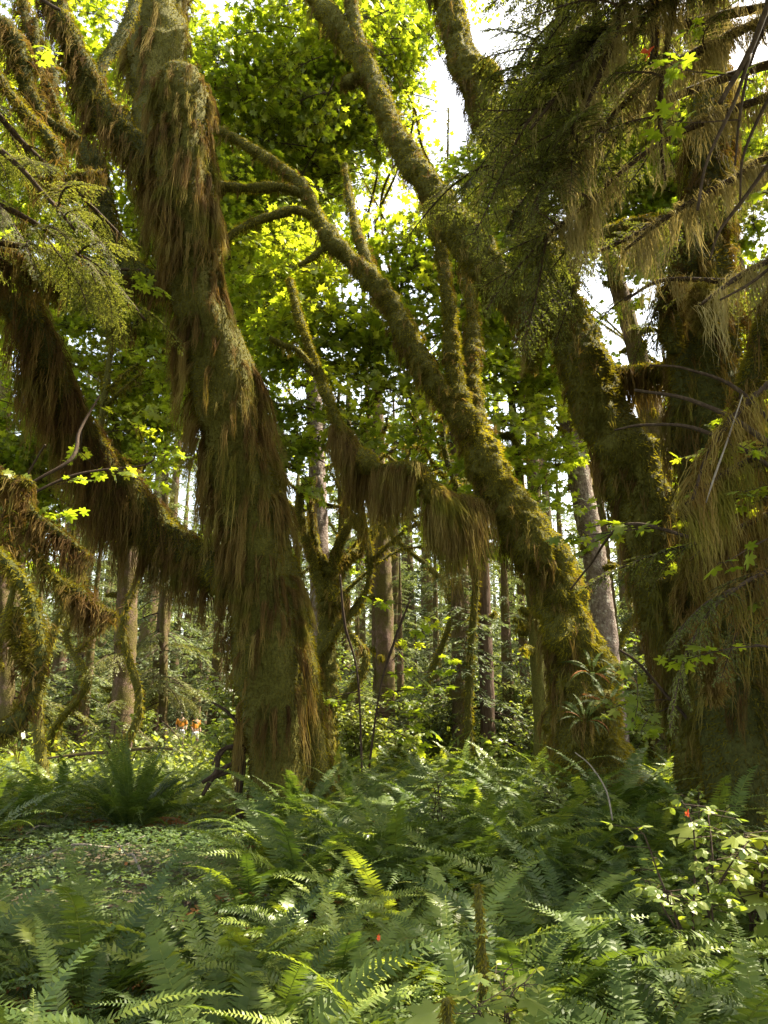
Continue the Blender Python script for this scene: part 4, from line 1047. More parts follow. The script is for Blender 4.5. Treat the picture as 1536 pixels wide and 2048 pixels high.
for k, (pa, n) in enumerate([
 ([(1950, 1600, 16, 4.6), (1900, 900, 12, 4.6), (1800, 300, 10, 4.6), (1650, -150, 8, 4.6), (1560, -40, 6, 4.6), (1500, 100, 6, 4.6), (1440, 205, 5, 4.6)], 2),
 ([(1500, 110, 4, 4.6), (1470, 200, 4, 4.6), (1415, 320, 3, 4.6), (1395, 420, 3, 4.6)], 0),
 ([(1600, -60, 6, 4.9), (1540, 30, 4, 4.9), (1500, 130, 3, 5), (1480, 230, 3, 5), (1470, 330, 2, 5)], 8),
 ([(1650, 60, 5, 5.2), (1560, 160, 4, 5.2), (1490, 300, 3, 5.3), (1480, 400, 2, 5.3)], 7),
 ([(1700, 100, 5, 5.8), (1500, 380, 4, 5.8), (1440, 460, 3, 5.8), (1420, 520, 2, 5.8)], 5),
 ([(1800, 300, 5, 5.0), (1600, 480, 4, 5.2), (1510, 560, 3, 5.4), (1440, 600, 2, 5.4)], 4)]):
    leaf_branch(V2, pa, n, 820 + k)
V3 = thing('vine_maple', 'vine maple with a few pale and dark leaves before the long left limb', 'young tree', base(-160, 7.5))
for k, (pa, n) in enumerate([
 ([(-160, 1700, 9, 7.5), (-120, 1300, 5, 7.6), (20, 1010, 3, 7.8), (140, 920, 4, 8.0), (160, 860, 3, 8.2), (200, 790, 2, 8.4)], 6),
 ([(20, 1010, 3, 7.8), (150, 950, 3, 8), (290, 930, 2, 8.2), (310, 910, 2, 8.2)], 4),
 ([(-60, 1150, 3, 7.6), (60, 940, 2, 7.2), (90, 890, 2, 6.8)], 3)]):
    leaf_branch(V3, pa, n, 840 + k, sc=(.6, 1.0))
V4 = thing('vine_maple', 'vine maple with leaves over the top left boughs', 'young tree', base(-250, 8.6))
for k, (pa, n) in enumerate([
 ([(-250, 1600, 14, 8.6), (-230, 700, 10, 8.7), (-160, 100, 8, 8.8), (0, -30, 5, 8.9), (120, 20, 3, 9)], 8),
 ([(-200, 300, 6, 8.7), (-40, 200, 4, 8.7), (30, 120, 3, 8.7)], 5),
 ([(-200, 500, 6, 8.2), (-20, 480, 4, 8.2), (60, 470, 3, 8.2)], 4),
 ([(-200, 500, 6, 9.2), (80, 560, 4, 9.4), (200, 540, 3, 9.8), (280, 540, 3, 10.)], 5)]):
    leaf_branch(V4, pa, n, 860 + k)
V5 = thing('vine_maple', 'slim young maple standing in the light among the middle shrubs', 'young tree', base(770, 15))
for k, (pa, n) in enumerate([
 ([(725, 1560, 2.5, 15), (715, 1350, 2, 15), (690, 1250, 3, 15), (680, 1150, 2, 15)], 16),
 ([(735, 1560, 2.5, 15.5), (760, 1380, 2, 15.5), (790, 1280, 3, 15.5), (820, 1200, 2, 15.5)], 16)]):
    leaf_branch(V5, pa, n, 880 + k, sc=(1.0, 1.6))

# ================================================================== ferns
def frond_mesh(L, e0, e1, npair, pw, seed, mat, name='frond', gap=.75):
    r = np.random.default_rng(seed)
    b = MB()
    k = 25
    s = np.linspace(0, 1, k)
    e = np.radians(e0 + (e1 - e0) * s ** 1.15)
    dx, dz = np.cos(e), np.sin(e)
    X = np.concatenate([[0], np.cumsum((dx[1:] + dx[:-1]) / 2)]) * L / (k - 1)
    Z = np.concatenate([[0], np.cumsum((dz[1:] + dz[:-1]) / 2)]) * L / (k - 1)
    Y = .03 * L * np.sin(s * 2.6 + seed) * s
    C = np.stack([X, Y, Z], 1)
    ribbon_path(b, C[::3], .0034, .0011, c=.9, m=0, k=3)
    u = .13 + .865 * (np.arange(npair) + .5) / npair
    u = np.repeat(u, 2); sg = np.tile([1.0, -1.0], npair)
    u = u + sg * .2 / npair
    u = np.clip(u, 0, .999)
    n = len(u)
    prof = np.where(u < .38, .55 + .45 * np.sin((u - .13) / .25 * 1.57), 1.0 - (np.maximum(u - .38, 0) / .62) ** 1.6 * .94)
    ln = pw * prof * r.uniform(.9, 1.08, n)
    miss = r.random(n) < .02; ln[miss] *= .3
    c = np.stack([np.interp(u, s, C[:, q]) for q in range(3)], 1)
    ee = np.interp(u, s, e)
    t = np.stack([np.cos(ee), np.zeros(n), np.sin(ee)], 1)
    nr = np.stack([-np.sin(ee), np.zeros(n), np.cos(ee)], 1)
    sd = np.array([0, 1.0, 0])[None] * sg[:, None]
    fw = r.normal(.22, .06, n)[:, None]
    dr = sd + t * fw + nr * r.normal(.10, .10, n)[:, None]; dr /= np.linalg.norm(dr, axis=1)[:, None]
    wd = (L * .87 / npair) * gap * np.clip(ln / pw + .35, .5, 1.1)
    w_ = t * (wd * .5)[:, None]
    twist = nr * (wd * .5 * r.normal(.15, .25, n))[:, None]
    w_ = w_ + twist
    l1 = ln[:, None]
    p0 = c; p1 = c + dr * l1 * .5 + t * l1 * .02 ; p2 = c + dr * l1 - nr * l1 * r.uniform(.02, .22, n)[:, None] + t * l1 * .14
    V = np.stack([p0 - w_ * .9, p0 + w_ * .9, p1 + w_ * .85, p1 - w_ * .85, p2], 1)
    kk = np.arange(n)[:, None] * 5
    b.add(V.reshape(-1, 3), T=kk + np.array([[3, 2, 4]]), Q=kk + np.array([[0, 1, 2, 3]]), c=np.repeat(r.uniform(.2, .6, n), 5), m=0)
    return b.mesh(name, [mat], False)
FR = {}
FSH = [(74, 8), (66, -15), (56, -28), (44, -36), (28, -32), (62, 0)]
for mi, (key, mt) in enumerate((('g', M_FERN), ('y', M_FERNY))):
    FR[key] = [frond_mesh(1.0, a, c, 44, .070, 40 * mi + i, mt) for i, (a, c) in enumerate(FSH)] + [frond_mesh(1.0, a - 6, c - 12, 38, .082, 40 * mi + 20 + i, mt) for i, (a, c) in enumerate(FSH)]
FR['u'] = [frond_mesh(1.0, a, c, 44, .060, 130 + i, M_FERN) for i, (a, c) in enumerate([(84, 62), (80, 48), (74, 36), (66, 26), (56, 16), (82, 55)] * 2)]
FR['d'] = [frond_mesh(.8, 40, -60, 26, .06, 95 + i, M_DEAD) for i in range(3)]

def fern_mesh_joined(seed, nf, size, keys, upright=0.0):
    r = np.random.default_rng(seed)
    b = MB()
    out = []
    for k in range(nf):
        q = k / nf
        key = keys[r.integers(len(keys))]
        i = r.integers(12)
        out.append((key, i, mat4(euler(r.normal(0, .12), 0, 0) , (0, 0, 0))))
    return out
def fern(x, y, size, label, key='g', nf=22, seed=0, joined=False, dead=2, ymix=.0, group='sword ferns on the forest floor', open_=0.0, name='sword_fern'):
    r = np.random.default_rng(seed)
    z = float(gz(x, y))
    t = thing(name, label, 'fern', (x, y, z), group)
    for k in range(nf):
        az = 2.399963 * k + r.normal(0, .25)
        f = k / nf
        want = int(np.clip(round(f * 5 + r.normal(0, .8) + open_), 0, 5))
        order = [0, 5, 1, 2, 3, 4]
        i = order[want] + (6 if r.random() < .5 else 0)
        kk = 'y' if r.random() < ymix else key
        if key == 'u' and k % 2: kk, i = 'g', order[int(r.integers(1, 5))]
        sc = size * r.uniform(.72, 1.12)
        rad = .04 + .03 * f
        link('frond', FR[kk][i], t, mat4(euler(0, 0, az) @ euler(r.normal(0, .22), r.normal(0, .08), 0), (math.cos(az) * rad, math.sin(az) * rad, 0), sc))
    for k in range(dead):
        az = r.uniform(0, 6.28)
        o = link('frond', FR['d'][r.integers(3)], t, mat4(euler(0, 0, az) @ euler(r.normal(0, .3), 0, 0), (math.cos(az) * .05, math.sin(az) * .05, 0), size * r.uniform(.7, 1)))
        o['label'] = 'dead brown frond'
    return t

ORD = ['first', 'second', 'third', 'fourth', 'fifth', 'sixth', 'seventh', 'eighth', 'ninth', 'tenth', 'eleventh', 'twelfth', 'thirteenth', 'fourteenth', 'fifteenth', 'sixteenth', 'seventeenth', 'eighteenth', 'nineteenth', 'twentieth',
       'twenty-first', 'twenty-second', 'twenty-third', 'twenty-fourth', 'twenty-fifth', 'twenty-sixth', 'twenty-seventh', 'twenty-eighth', 'twenty-ninth', 'thirtieth', 'thirty-first', 'thirty-second', 'thirty-third', 'thirty-fourth', 'thirty-fifth', 'thirty-sixth', 'thirty-seventh', 'thirty-eighth', 'thirty-ninth', 'fortieth']
TREEBASES = [(np.array(base(560, 11)[:2]), .75), (np.array(base(1200, 11)[:2]), .9), (np.array(base(1410, 8.8)[:2]), .6), (np.array(base(1500, 7.9)[:2]), .75)]
def in_clover(x, y):
    return ((x + 2.9) / 1.7) ** 2 + ((y - 8.5) / 2.6) ** 2 < 1 or (x < -1.0 and 4.8 < y < 8 and x > -.50 * y)
BIGFERN = P(262, 1650, 10.8)
def place_ferns():
    r = np.random.default_rng(77)
    pts = []
    def ok(x, y, sp):
        if in_clover(x, y): return False
        for c, rr in TREEBASES:
            if math.hypot(x - c[0], y - c[1]) < rr: return False
        if math.hypot(x - BIGFERN[0], y - BIGFERN[1]) < 1.5: return False
        return all(math.hypot(x - a, y - b) > sp for a, b, _ in pts)
    tries = 0
    while tries < 22000:
        tries += 1
        y = 1.9 + 15.5 * r.random() ** .8
        hw = .56 * y + .7
        x = r.uniform(-hw, hw)
        if y < 2.3 and abs(x) < .5 : continue
        sp = .41 + .026 * y
        if y > 11 and x < -1.0: sp *= .95
        if ok(x, y, sp):
            pts.append((x, y, r.random()))
    rows = {}
    edges = [3.2, 4.3, 5.4, 6.5, 7.6, 8.7, 9.8, 10.9, 12, 13.1, 14.2, 15.3, 16.3, 99]
    rn = ['row nearest the camera', 'second row back', 'third row back', 'fourth row back', 'fifth row back', 'sixth row back', 'seventh row back', 'eighth row back', 'ninth row back', 'tenth row back', 'eleventh row back', 'twelfth row back', 'thirteenth row back', 'farthest row']
    for p in pts:
        k = next(i for i, e in enumerate(edges) if p[1] < e)
        rows.setdefault(k, []).append(p)
    cnt = 0
    for k in sorted(rows):
        for j, (x, y, q) in enumerate(sorted(rows[k], key=lambda p: p[0] / p[1])):
            size = (.88 + .38 * q) * (1.28 if (y > 6.5 and x > -1.2) else 1.0) * (1.12 if y > 9 else 1)
            if y < 3: size *= .95
            if y < 3.0: size = min(size, 1.05)
            if y < 2.4: size = min(size, .8)
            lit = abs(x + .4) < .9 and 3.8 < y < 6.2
            ym = .75 if lit else ((.75 if x < -1 else .45) if y > 12 else .12)  # sun patch and glade ferns take more of the sunlit frond colour
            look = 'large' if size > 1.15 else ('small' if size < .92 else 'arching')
            colr = 'yellow green' if ym > .5 else ('bright' if y > 12 else 'dark green')
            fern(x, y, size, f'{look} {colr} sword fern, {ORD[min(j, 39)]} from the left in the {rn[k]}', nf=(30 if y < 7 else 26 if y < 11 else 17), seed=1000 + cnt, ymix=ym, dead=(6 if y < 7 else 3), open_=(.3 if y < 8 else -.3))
            cnt += 1
    return cnt
NF = place_ferns()
fern(BIGFERN[0], BIGFERN[1], 1.45, 'huge upright backlit sword fern standing alone behind the clover patch', nf=110, seed=5, ymix=0, dead=26, open_=0, key='u')
# ferns rooted on the moss of the leaning trunk's foot
for i, (px, py, d, s) in enumerate([(1185, 1345, 10.35, .50), (1215, 1405, 10.25, .55), (1170, 1440, 10.2, .5), (1240, 1350, 10.5, .40)]):
    p = P(px, py, d)
    t = fern(p[0], p[1], s, ['small fern growing on the moss of the leaning trunk, topmost of four', 'small fern on the leaning trunk foot, second from the right', 'small fern on the leaning trunk foot, lowest of four', 'small fern at the right side of the leaning trunk foot'][i], nf=12, seed=60 + i, dead=2, open_=1.5, group='ferns growing on the leaning trunk')
    t.location.z = p[2]
    t.rotation_euler = (.5, 0, 0)

# ---- clover ground cover
def clover():
    r = np.random.default_rng(8)
    n = 26000
    x = r.uniform(-6.5, 3, n); y = r.uniform(4.3, 13, n)
    k = (((x + 2.6) / 2.9) ** 2 + ((y - 8.3) / 3.6) ** 2 < 1) | (r.random(n) < .15)
    x, y = x[k], y[k]; n = len(x)
    z = gz(x, y) + r.uniform(.07, .20, n)
    V, T = [], []
    b = MB()
    heart = np.array([(0, 0, 0), (.45, .55, .05), (.28, .95, -.02), (0, .78, -.08), (-.28, .95, -.02), (-.45, .55, .05)])
    ht = np.array([(0, 1, 2), (0, 2, 3), (0, 3, 4), (0, 4, 5)])
    a0 = r.uniform(0, 6.28, n); sz = r.uniform(.022, .045, n)
    tx = r.normal(0, .25, n); ty = r.normal(0, .25, n)
    for q in range(3):
        a = a0 + q * 2.094
        ca, sa = np.cos(a), np.sin(a)
        W = np.stack([heart[None, :, 0] * ca[:, None] - heart[None, :, 1] * sa[:, None], heart[None, :, 0] * sa[:, None] + heart[None, :, 1] * ca[:, None], heart[None, :, 2] * np.ones((n, 1))], -1)
        W[..., 2] += W[..., 0] * tx[:, None] + W[..., 1] * ty[:, None]
        W = W * sz[:, None, None] + np.stack([x, y, z], -1)[:, None]
        b.add(W.reshape(-1, 3), T=(np.arange(n)[:, None, None] * 6 + ht[None]).reshape(-1, 3), c=np.repeat(r.uniform(0, 1, n), 6))
    o = link('clover_ground_cover', b.mesh('clover_ground_cover', M_CLOVER, False)); o['kind'] = 'stuff'
    o['label'] = 'low clover like leaves carpeting the ground left of the ferns'
clover()

# ---- undergrowth far and near: low leafy litter as stuff, shrubs as things
def clear_line(x, y):
    px = 768 + F * x / y / CP * .99
    return (px > 345) & (px < 412) & (y < 38)
def undergrowth(name, n, x0, x1, y0, y1, h, size, mat, seed, label):
    r = np.random.default_rng(seed)
    x = r.uniform(x0, x1, n); y = r.uniform(y0, y1, n)
    z = gz(x, y) + h * r.uniform(.05, 1, n) ** 1.3 * (.6 + .4 * vnoise(np.stack([x * .8, y * .8, x * 0], -1), 9))
    z = np.where(clear_line(x, y), np.minimum(z, gz(x, y) + .80), z)      # an open lane where the path runs
    a = r.uniform(0, 6.28, n); sz = size * r.uniform(.6, 1.3, n)
    ca, sa = np.cos(a), np.sin(a)
    D = DIA[0]
    W = np.stack([D[None, :, 0] * ca[:, None] - D[None, :, 1] * sa[:, None], D[None, :, 0] * sa[:, None] + D[None, :, 1] * ca[:, None], D[None, :, 2] * np.ones((n, 1))], -1)
    W[..., 2] += W[..., 0] * r.normal(0, .5, n)[:, None] + W[..., 1] * r.normal(0, .5, n)[:, None]
    W = W * sz[:, None, None] + np.stack([x, y, z], -1)[:, None]
    b = MB()
    b.add(W.reshape(-1, 3), T=(np.arange(n)[:, None, None] * 4 + DIA[1][None]).reshape(-1, 3), c=np.repeat(r.uniform(0, 1, n), 4))
    o = link(name, b.mesh(name, mat, False)); o['kind'] = 'stuff'; o['label'] = label
undergrowth('ground_cover', 48000, -14, 0, 11.5, 24, .55, .085, M_SHRUB, 21, 'sunlit low leafy plants covering the glade at left')
undergrowth('undergrowth', 52000, -24, 26, 17, 48, 1.5, .15, M_SHRUB, 22, 'mixed low leafy undergrowth behind the trunks')
undergrowth('leaf_litter', 14000, -5, 6, 1.2, 12, .14, .045, M_CLOVER, 23, 'small leaves and seedlings on the ground between the ferns')

SHR = [shrub_mesh('leafy_shrub', 1.7, .8, 14, 42, .095, OVAL, 31, tri=True), shrub_mesh('leafy_shrub', 2.4, 1.1, 16, 48, .10, OVAL, 32, tri=True), shrub_mesh('leafy_shrub', 1.3, .7, 12, 40, .08, LEAF1, 33)]
def shrubs():
    r = np.random.default_rng(55)
    k = 0
    names = ['behind the shaggy trunk', 'in the sunny glade at left', 'in the gap under the moss curtain', 'behind the leaning trunk', 'at the right, deep in the wood', 'behind the long left limb']
    got = {}
    lst = []
    for i in range(95):
        y = r.uniform(15.5, 36); x = r.uniform(-.62 * y, .62 * y)
        lst.append((x, y, r.integers(3), r.uniform(.8, 1.35) * (1 + max(0, y - 18) * .05)))
    lst.sort(key=lambda q: q[1])
    for x, y, m, s in lst:
        px, py, dz = project(np.array([x, y, 1.0]))
        if px < 430 and y < 23 and r.random() < .7: continue
        if 320 < px < 430 and y < 38: continue
        zone = 1 if px < 420 else 0 if px < 680 else 2 if px < 1000 else 3 if px < 1240 else 4
        got[zone] = got.get(zone, 0) + 1
        o = thing('leafy_shrub', f'{["bushy", "tall", "small leaved"][m]} green shrub {names[zone]}, {ORD[got[zone]-1]} nearest there', 'shrub', (x, y, float(gz(x, y))), 'shrubs of the understory', data=SHR[m], rz=r.uniform(0, 6.28))
        o.scale = (s, s, s)
shrubs()
# rounded bush in the glade, leafy plants near the camera
NP = [shrub_mesh('leafy_plant', 1.0, .4, 8, 18, .062, OVAL, 41, tri=True), shrub_mesh('leafy_plant', .75, .3, 5, 9, .12, LEAF1, 42, mat=M_SHRUB), shrub_mesh('leafy_plant', 1.1, .5, 9, 18, .070, OVAL, 43, tri=True)]
for i, (px, py, d, m, s, lab) in enumerate([
    (930, 1900, 2.7, 1, .72, 'maple leaved seedling at bottom centre, among the front ferns'),
    (830, 1990, 2.5, 1, .6, 'low seedling with lobed leaves at the bottom edge, left of the mossy stick'),
    (1000, 1960, 2.8, 0, .6, 'small leafy plant right of the maple leaved seedling at bottom centre'),
    (1490, 1520, 5.6, 2, .95, 'leafy bramble with pale leaves against the dark right trunk'),
    (1530, 1560, 5.0, 2, .85, 'leafy bramble at the right edge below the dark trunk'),
    (1400, 1560, 6.6, 0, .85, 'small bramble left of the dark right trunk, low among ferns'),
    (1130, 1520, 8.3, 2, .85, 'bramble with arching stems before the leaning trunk'),
    (870, 1580, 8.2, 0, 1.0, 'bluish leafy plant among ferns between the two big trunks'),
    (1380, 1680, 4.3, 0, 1.0, 'light green leafy plant with a red leaf, right of centre'),
    (1480, 1640, 4.6, 1, 1.1, 'light green lobed plant near the right edge'),
    (330, 1800, 4.2, 1, .5, 'bright young seedling by the clover patch, left of the sunlit ferns'),
    (250, 1440, 14.0, 0, 1.6, 'rounded sunlit bush over a stump in the glade')]):
    p = P(px, py, d)
    o = thing('leafy_plant', lab, 'plant', (p[0], p[1], float(gz(p[0], p[1]))), None, data=NP[m], rz=i * 1.3)
    o.scale = (s, s, s)

# ---- far conifers closing the view
def far_forest():
    r = np.random.default_rng(66)
    lst = []
    tries = 0
    while len(lst) < 150 and tries < 6000:
        tries += 1
        y = 24 + 60 * r.random() ** 1.1
        x = r.uniform(-.66 * y, .66 * y)
        if any(math.hypot(x - a, y - b_) < 2.6 for a, b_, _, _ in lst): continue
        px = 768 + F * x / y / CP
        if 325 < px < 425 and y < 40: continue
        # leave the sky gap above the middle-left open
        if y < 45 and 380 < px < 760 and r.random() < .6: continue
        q = np.array([x, y, 9.0])
        if y < 60 and any(np.linalg.norm((q - tt) - ((q - tt) @ TOSUN) * TOSUN) < rr_ + 2.0 or np.linalg.norm((q + [0, 0, 6] - tt) - ((q + [0, 0, 6] - tt) @ TOSUN) * TOSUN) < rr_ + 1.6 for tt, rr_ in SHAFTS if rr_ > 1.2): continue
        lst.append((x, y, r.integers(6), r.uniform(.7, 1.15)))
    lst.sort(key=lambda q: q[0] / q[1])
    band = {}
    bn = ['nearer', 'middle', 'farthest']
    for x, y, m, s in lst:
        k = 0 if y < 38 else 1 if y < 58 else 2
        band[k] = band.get(k, 0) + 1
        if k == 0: s *= .85
        lab = f'background conifer, {ORD[min(39, band[k]-1)] if band[k] <= 40 else "fortieth plus " + ORD[band[k]-41]} from the left in the {bn[k]} belt of the forest'
        t = thing('conifer_tree', lab, 'tree', (x, y, float(gz(x, y))), 'far conifers of the forest', rz=r.uniform(0, 6.28))
        t.scale = (s, s, s)
        link('crown', FAR_SETS[m][0], t); link('trunk', FAR_SETS[m][1], t)
far_forest()
def young_conifers():
    r = np.random.default_rng(15)
    lst = []
    for px, y in ((720, 24), (800, 27), (870, 22), (905, 19.5), (1000, 21), (1040, 26), (1110, 23), (600, 26), (200, 27), (90, 25), (1260, 22), (1330, 26), (830, 33), (760, 36), (960, 31)):
        lst.append(((px - 768) / F * y * 1.03, y + r.normal(0, .5), r.uniform(.26, .40)))
    for i, (x, y, sc) in enumerate(sorted(lst, key=lambda q: q[0] / q[1])):
        m = i % 3
        t = thing('young_conifer', f'young feathery conifer in the understory, {ORD[i]} from the left', 'tree', (x, y, float(gz(x, y))), 'young conifers of the understory', rz=r.uniform(0, 6.28))
        t.scale = (sc * 1.15, sc * 1.15, sc)
        link('crown', FAR_SETS[m][0], t); link('trunk', FAR_SETS[m][1], t)
young_conifers()
def distant_wood():
    r = np.random.default_rng(12)
    n = 60000
    x = r.uniform(-100, 100, n); y = r.uniform(88, 115, n)
    z = r.uniform(-.5, 1, n) ** 1 * 30
    k = (z > -1) & (z < 22 + 8 * vnoise(np.stack([x * .25, y * .1, x * 0], -1), 2)) & (vnoise(np.stack([x * .35, z * .12, y * .2], -1), 6) > -.45)
    x, y, z = x[k], y[k], z[k]; n = len(x)
    d = r.normal(size=(n, 3)); d[:, 2] -= 1; d /= np.linalg.norm(d, axis=1)[:, None]
    sv = np.cross(d, r.normal(size=(n, 3))); sv /= np.linalg.norm(sv, axis=1)[:, None]
    p = np.stack([x, y, z], 1); L = r.uniform(.5, 1.3, n)[:, None]
    V = np.stack([p, p + d * L * .5 + sv * L * .25, p + d * L, p + d * L * .5 - sv * L * .25], 1)
    b = MB(); b.add(V.reshape(-1, 3), Q=np.arange(n * 4).reshape(-1, 4), c=np.repeat(r.uniform(0, 1, n), 4))
    o = link('distant_forest', b.mesh('distant_forest', M_CONIFF, False)); o['kind'] = 'stuff'; o['label'] = 'far off conifer forest closing the view behind the trunks'
distant_wood()

# ---- fallen log, tangle of roots, mossy sticks, red leaf
def log():
    l = limb_px([(95, 1516, 2, 14.5), (170, 1507, 3, 14.3), (215, 1504, 3.5, 14.2), (300, 1496, 3, 13.8), (345, 1498, 2, 13.6)], ring=10, step=.1, lump=.1, lf=4, seed=3)
    c = l.C[len(l.C) // 2]
    t = thing('fallen_log', 'thin grey fallen log lying in the sunny glade at left', 'log', tuple(c))
    b = MB(); l.add_to(b); o = link('log', b.mesh('log', M_SPRUCE), t); o.location = -Vector(c)
log()
def roots():
    c = P(460, 1560, 10.9); c[2] = float(gz(c[0], c[1]))
    t = thing('dead_branch', 'tangle of dark bare curved branches left of the shaggy trunk foot', 'dead branch', tuple(c))
    for k, pa in enumerate([[(490, 1500, 6, 11), (455, 1495, 5, 10.9), (437, 1515, 5, 10.8), (432, 1545, 5, 10.8), (405, 1565, 4, 10.7)],
                            [(486, 1520, 5, 11), (460, 1530, 5, 10.9), (430, 1550, 5, 10.8), (405, 1590, 4, 10.7)],
                            [(478, 1540, 6, 11), (455, 1545, 4, 10.9), (425, 1556, 4, 10.8)],
                            [(480, 1490, 7, 11), (484, 1530, 8, 11), (478, 1580, 8, 11), (480, 1640, 8, 11)],
                            [(470, 1490, 3, 11), (440, 1500, 2, 10.8), (425, 1530, 2, 10.7)],
                            [(480, 1450, 4, 11.2), (450, 1420, 3, 11.2), (425, 1405, 2, 11.2)]]):
        l = limb_px(pa, ring=8, step=.05, lump=.1, lf=6, seed=k)
        b = MB(); l.add_to(b); o = link('branch', b.mesh('branch', M_TWIG), t); o.location = -Vector(c)
roots()
for i, (px, py, d, ln, lab) in enumerate([(955, 1770, 3.4, .75, 'thin upright mossy stick in the ferns at lower centre right'), (893, 2000, 2.4, .30, 'short mossy stick at the bottom edge')]):
    p = P(px, py, d); g = float(gz(p[0], p[1]))
    l = Limb([(p[0], p[1], g - .05), (p[0] + .01, p[1], (g + p[2]) / 2), tuple(p)], [.018, .02, .014], ring=8, step=.03, lump=.2, lf=9, seed=i)
    t = thing('mossy_stick', lab, 'stick', (p[0], p[1], g))
    grow_on(t, l, 'stem', M_MTRUNK, tuft=700, tl=.02, tw=.006, ttint=.6)
def arc_stick(lab, path, cat='stick'):
    l = limb_px(path, ring=7, step=.05, lump=.1, lf=8, seed=2)
    c = l.C[0]
    t = thing('bare_twig', lab, cat, tuple(c))
    b = MB(); l.add_to(b); o = link('stem', b.mesh('stem', M_TWIG if 'dark' in lab else M_PALE), t); o.location = -Vector(c)
for i, (x, y, a, ln, lab) in enumerate([(-3.6, 8.2, .3, 1.1, 'dead twig lying across the left part of the clover patch'), (-2.2, 7.4, 2.2, .9, 'dead twig lying on the near edge of the clover patch'), (-1.9, 9.8, .8, 1.3, 'dead twig at the far side of the clover patch near the trunk'), (-4.4, 9.6, 1.4, 1.0, 'dead twig beside the huge fern on the clover patch')]):
    g = float(gz(x, y)); c, sn = math.cos(a), math.sin(a)
    l = Limb([(x, y, g + .06), (x + c * ln * .35, y + sn * ln * .35, g + .20), (x + c * ln * .7 + .05, y + sn * ln * .7, g + .16), (x + c * ln, y + sn * ln, g + .26)], [.014, .013, .009, .004], ring=7, step=.05, lump=.15, lf=8, seed=i)
    t = thing('fallen_twig', lab, 'twig', (x, y, g))
    b = MB(); l.add_to(b); o = link('stem', b.mesh('stem', M_PALE), t); o.location = -Vector(t.location)
undergrowth('dead_leaves', 1000, -6, 6, 3, 13, .16, .05, M_DEAD, 24, 'scattered brown dead leaves among the ground plants')
arc_stick('thin pale dead twig arching through the ferns below the leaning trunk', [(1225, 1640, 1.6, 6.4), (1212, 1580, 1.6, 6.4), (1180, 1530, 1.4, 6.4), (1150, 1505, 1, 6.4)])
arc_stick('pale dead twig hanging among the moss before the right trunk', [(1485, 790, 1.2, 5.3), (1455, 880, 1.8, 5.3), (1430, 950, 2, 5.3), (1412, 1005, 1.3, 5.3)])
def leaf_thing(px, py, d, s, lab, rot):
    p = P(px, py, d)
    LV = LEAF1[0].copy(); LV[:, 0] *= .55; LV[:, 2] += .5 * (LV[:, 1] - .4) ** 2 - .9 * np.abs(LV[:, 0]) + .1 * np.sin(LV[:, 1] * 14)
    b = MB(); b.add(LV * s, T=LEAF1[1], c=np.linspace(0, 1, len(LV)))
    o = thing('red_leaf', lab, 'leaf', tuple(p), None, data=b.mesh('red_leaf', M_RED, False))
    o.rotation_euler = rot
leaf_thing(1296, 108, 4.9, .11, 'bright orange red leaf caught in the lichen at upper right', (math.radians(100), .5, .8))
leaf_thing(1376, 1630, 4.2, .03, 'small red leaf on the plants at right', (1.2, .3, 0))
leaf_thing(757, 1878, 2.5, .015, 'small orange dead leaf hanging in the front ferns', (1.5, .1, 0))

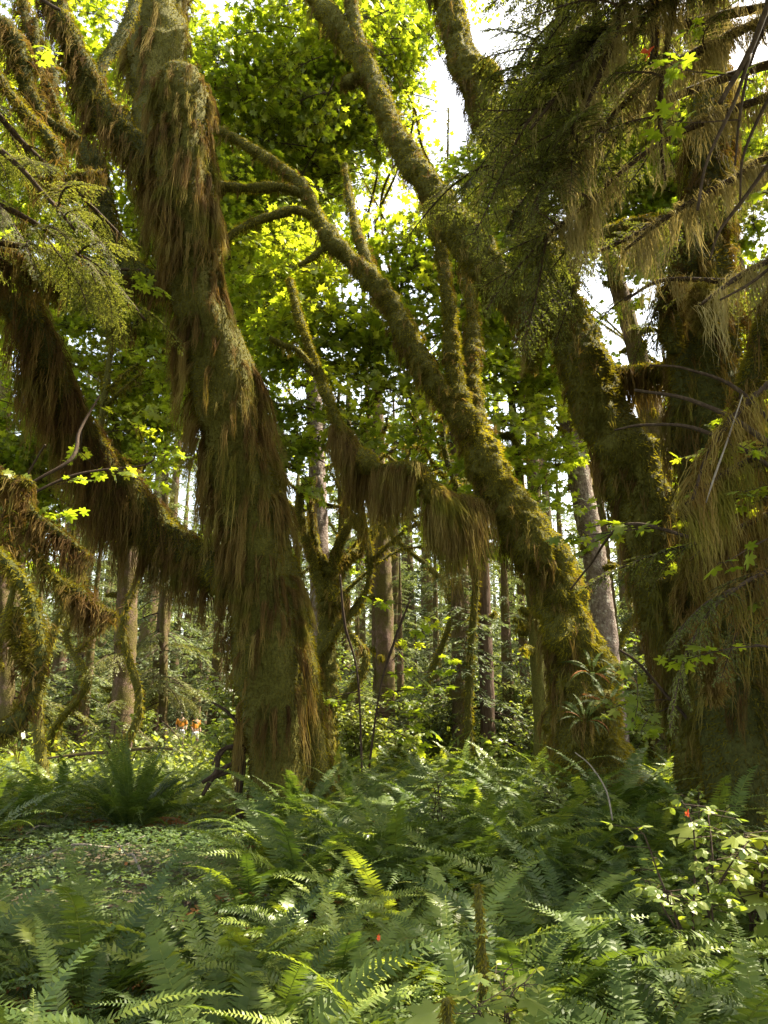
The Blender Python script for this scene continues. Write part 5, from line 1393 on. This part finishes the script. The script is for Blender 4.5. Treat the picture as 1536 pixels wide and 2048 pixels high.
# ---- two distant hikers
M_SKIN = plain("skin", (.45, .28, .2), .5); M_ORANGE = plain("orange_cloth", (.85, .33, .03)); M_WHITE = plain("white_cloth", (.75, .75, .8)); M_HAIR = plain("hair", (.10, .06, .04)); M_TROUSER = plain("tan_cloth", (.25, .17, .1))
def skin_part(name, verts, edges, radii, mat, parent, lv=1):
    me = bpy.data.meshes.new(name)
    me.from_pydata(verts, edges, [])
    o = link(name, me, parent)
    o.modifiers.new('skin', 'SKIN'); me.materials.append(mat)
    for i, rr in enumerate(radii):
        v = me.skin_vertices[0].data[i]; v.radius = rr if isinstance(rr, tuple) else (rr, rr)
        v.use_root = (i == 0)
    s = o.modifiers.new('sub', 'SUBSURF'); s.levels = lv; s.render_levels = lv
    return o
def hiker(px, d, top, low, hat, lab, rz):
    x = (px - 768) / F * d * CP
    t = thing('person', lab, 'person', (x, d, float(gz(x, d))), None, rz=rz)
    body = skin_part('body', [(0, 0, .92), (0, 0, 1.15), (0, 0, 1.40), (0, 0, 1.52), (0, -.01, 1.64), (.19, 0, 1.40), (.25, .02, 1.14), (.22, -.10, .92), (-.19, 0, 1.40), (-.25, .02, 1.14), (-.22, -.10, .92), (.09, 0, .86), (.10, -.03, .48), (.11, 0, .06), (.11, -.14, .03), (-.09, 0, .86), (-.10, .03, .48), (-.11, .05, .06), (-.11, -.10, .03)],
                     [(0, 1), (1, 2), (2, 3), (3, 4), (2, 5), (5, 6), (6, 7), (2, 8), (8, 9), (9, 10), (0, 11), (11, 12), (12, 13), (13, 14), (0, 15), (15, 16), (16, 17), (17, 18)],
                     [(.15, .10), (.13, .09), (.15, .09), .05, (.085, .10), .055, .042, .032, .055, .042, .032, .085, .06, .045, .035, .085, .06, .045, .035], M_SKIN, t)
    skin_part('shirt', [(0, 0, .98), (0, 0, 1.18), (0, 0, 1.41), (.19, 0, 1.41), (.25, .02, 1.15), (-.19, 0, 1.41), (-.25, .02, 1.15)], [(0, 1), (1, 2), (2, 3), (3, 4), (2, 5), (5, 6)],
              [(.17, .12), (.155, .11), (.165, .11), .068, .058, .068, .058], top, t)
    skin_part('shorts', [(0, 0, .98), (0, 0, .9), (.10, 0, .82), (.11, -.02, .55), (-.10, 0, .82), (-.11, .02, .55)], [(0, 1), (1, 2), (2, 3), (1, 4), (4, 5)],
              [(.165, .12), (.16, .12), .10, .085, .10, .085], low, t)
    skin_part('hat' if hat else 'hair', [(0, .01, 1.70), (0, .02, 1.76)], [(0, 1)], [(.10, .115), (.06, .07)], M_WHITE if hat else M_HAIR, t)
hiker(364, 38, M_ORANGE, M_WHITE, True, 'distant hiker at left of two, white hat, orange top and white shorts', .3)
hiker(393, 37, M_ORANGE, M_WHITE, False, 'distant hiker at right of two, dark hair, orange top and white shorts', .9)

print('ferns', NF, 'tris', TRIS[0], 'objects', len(bpy.data.objects))
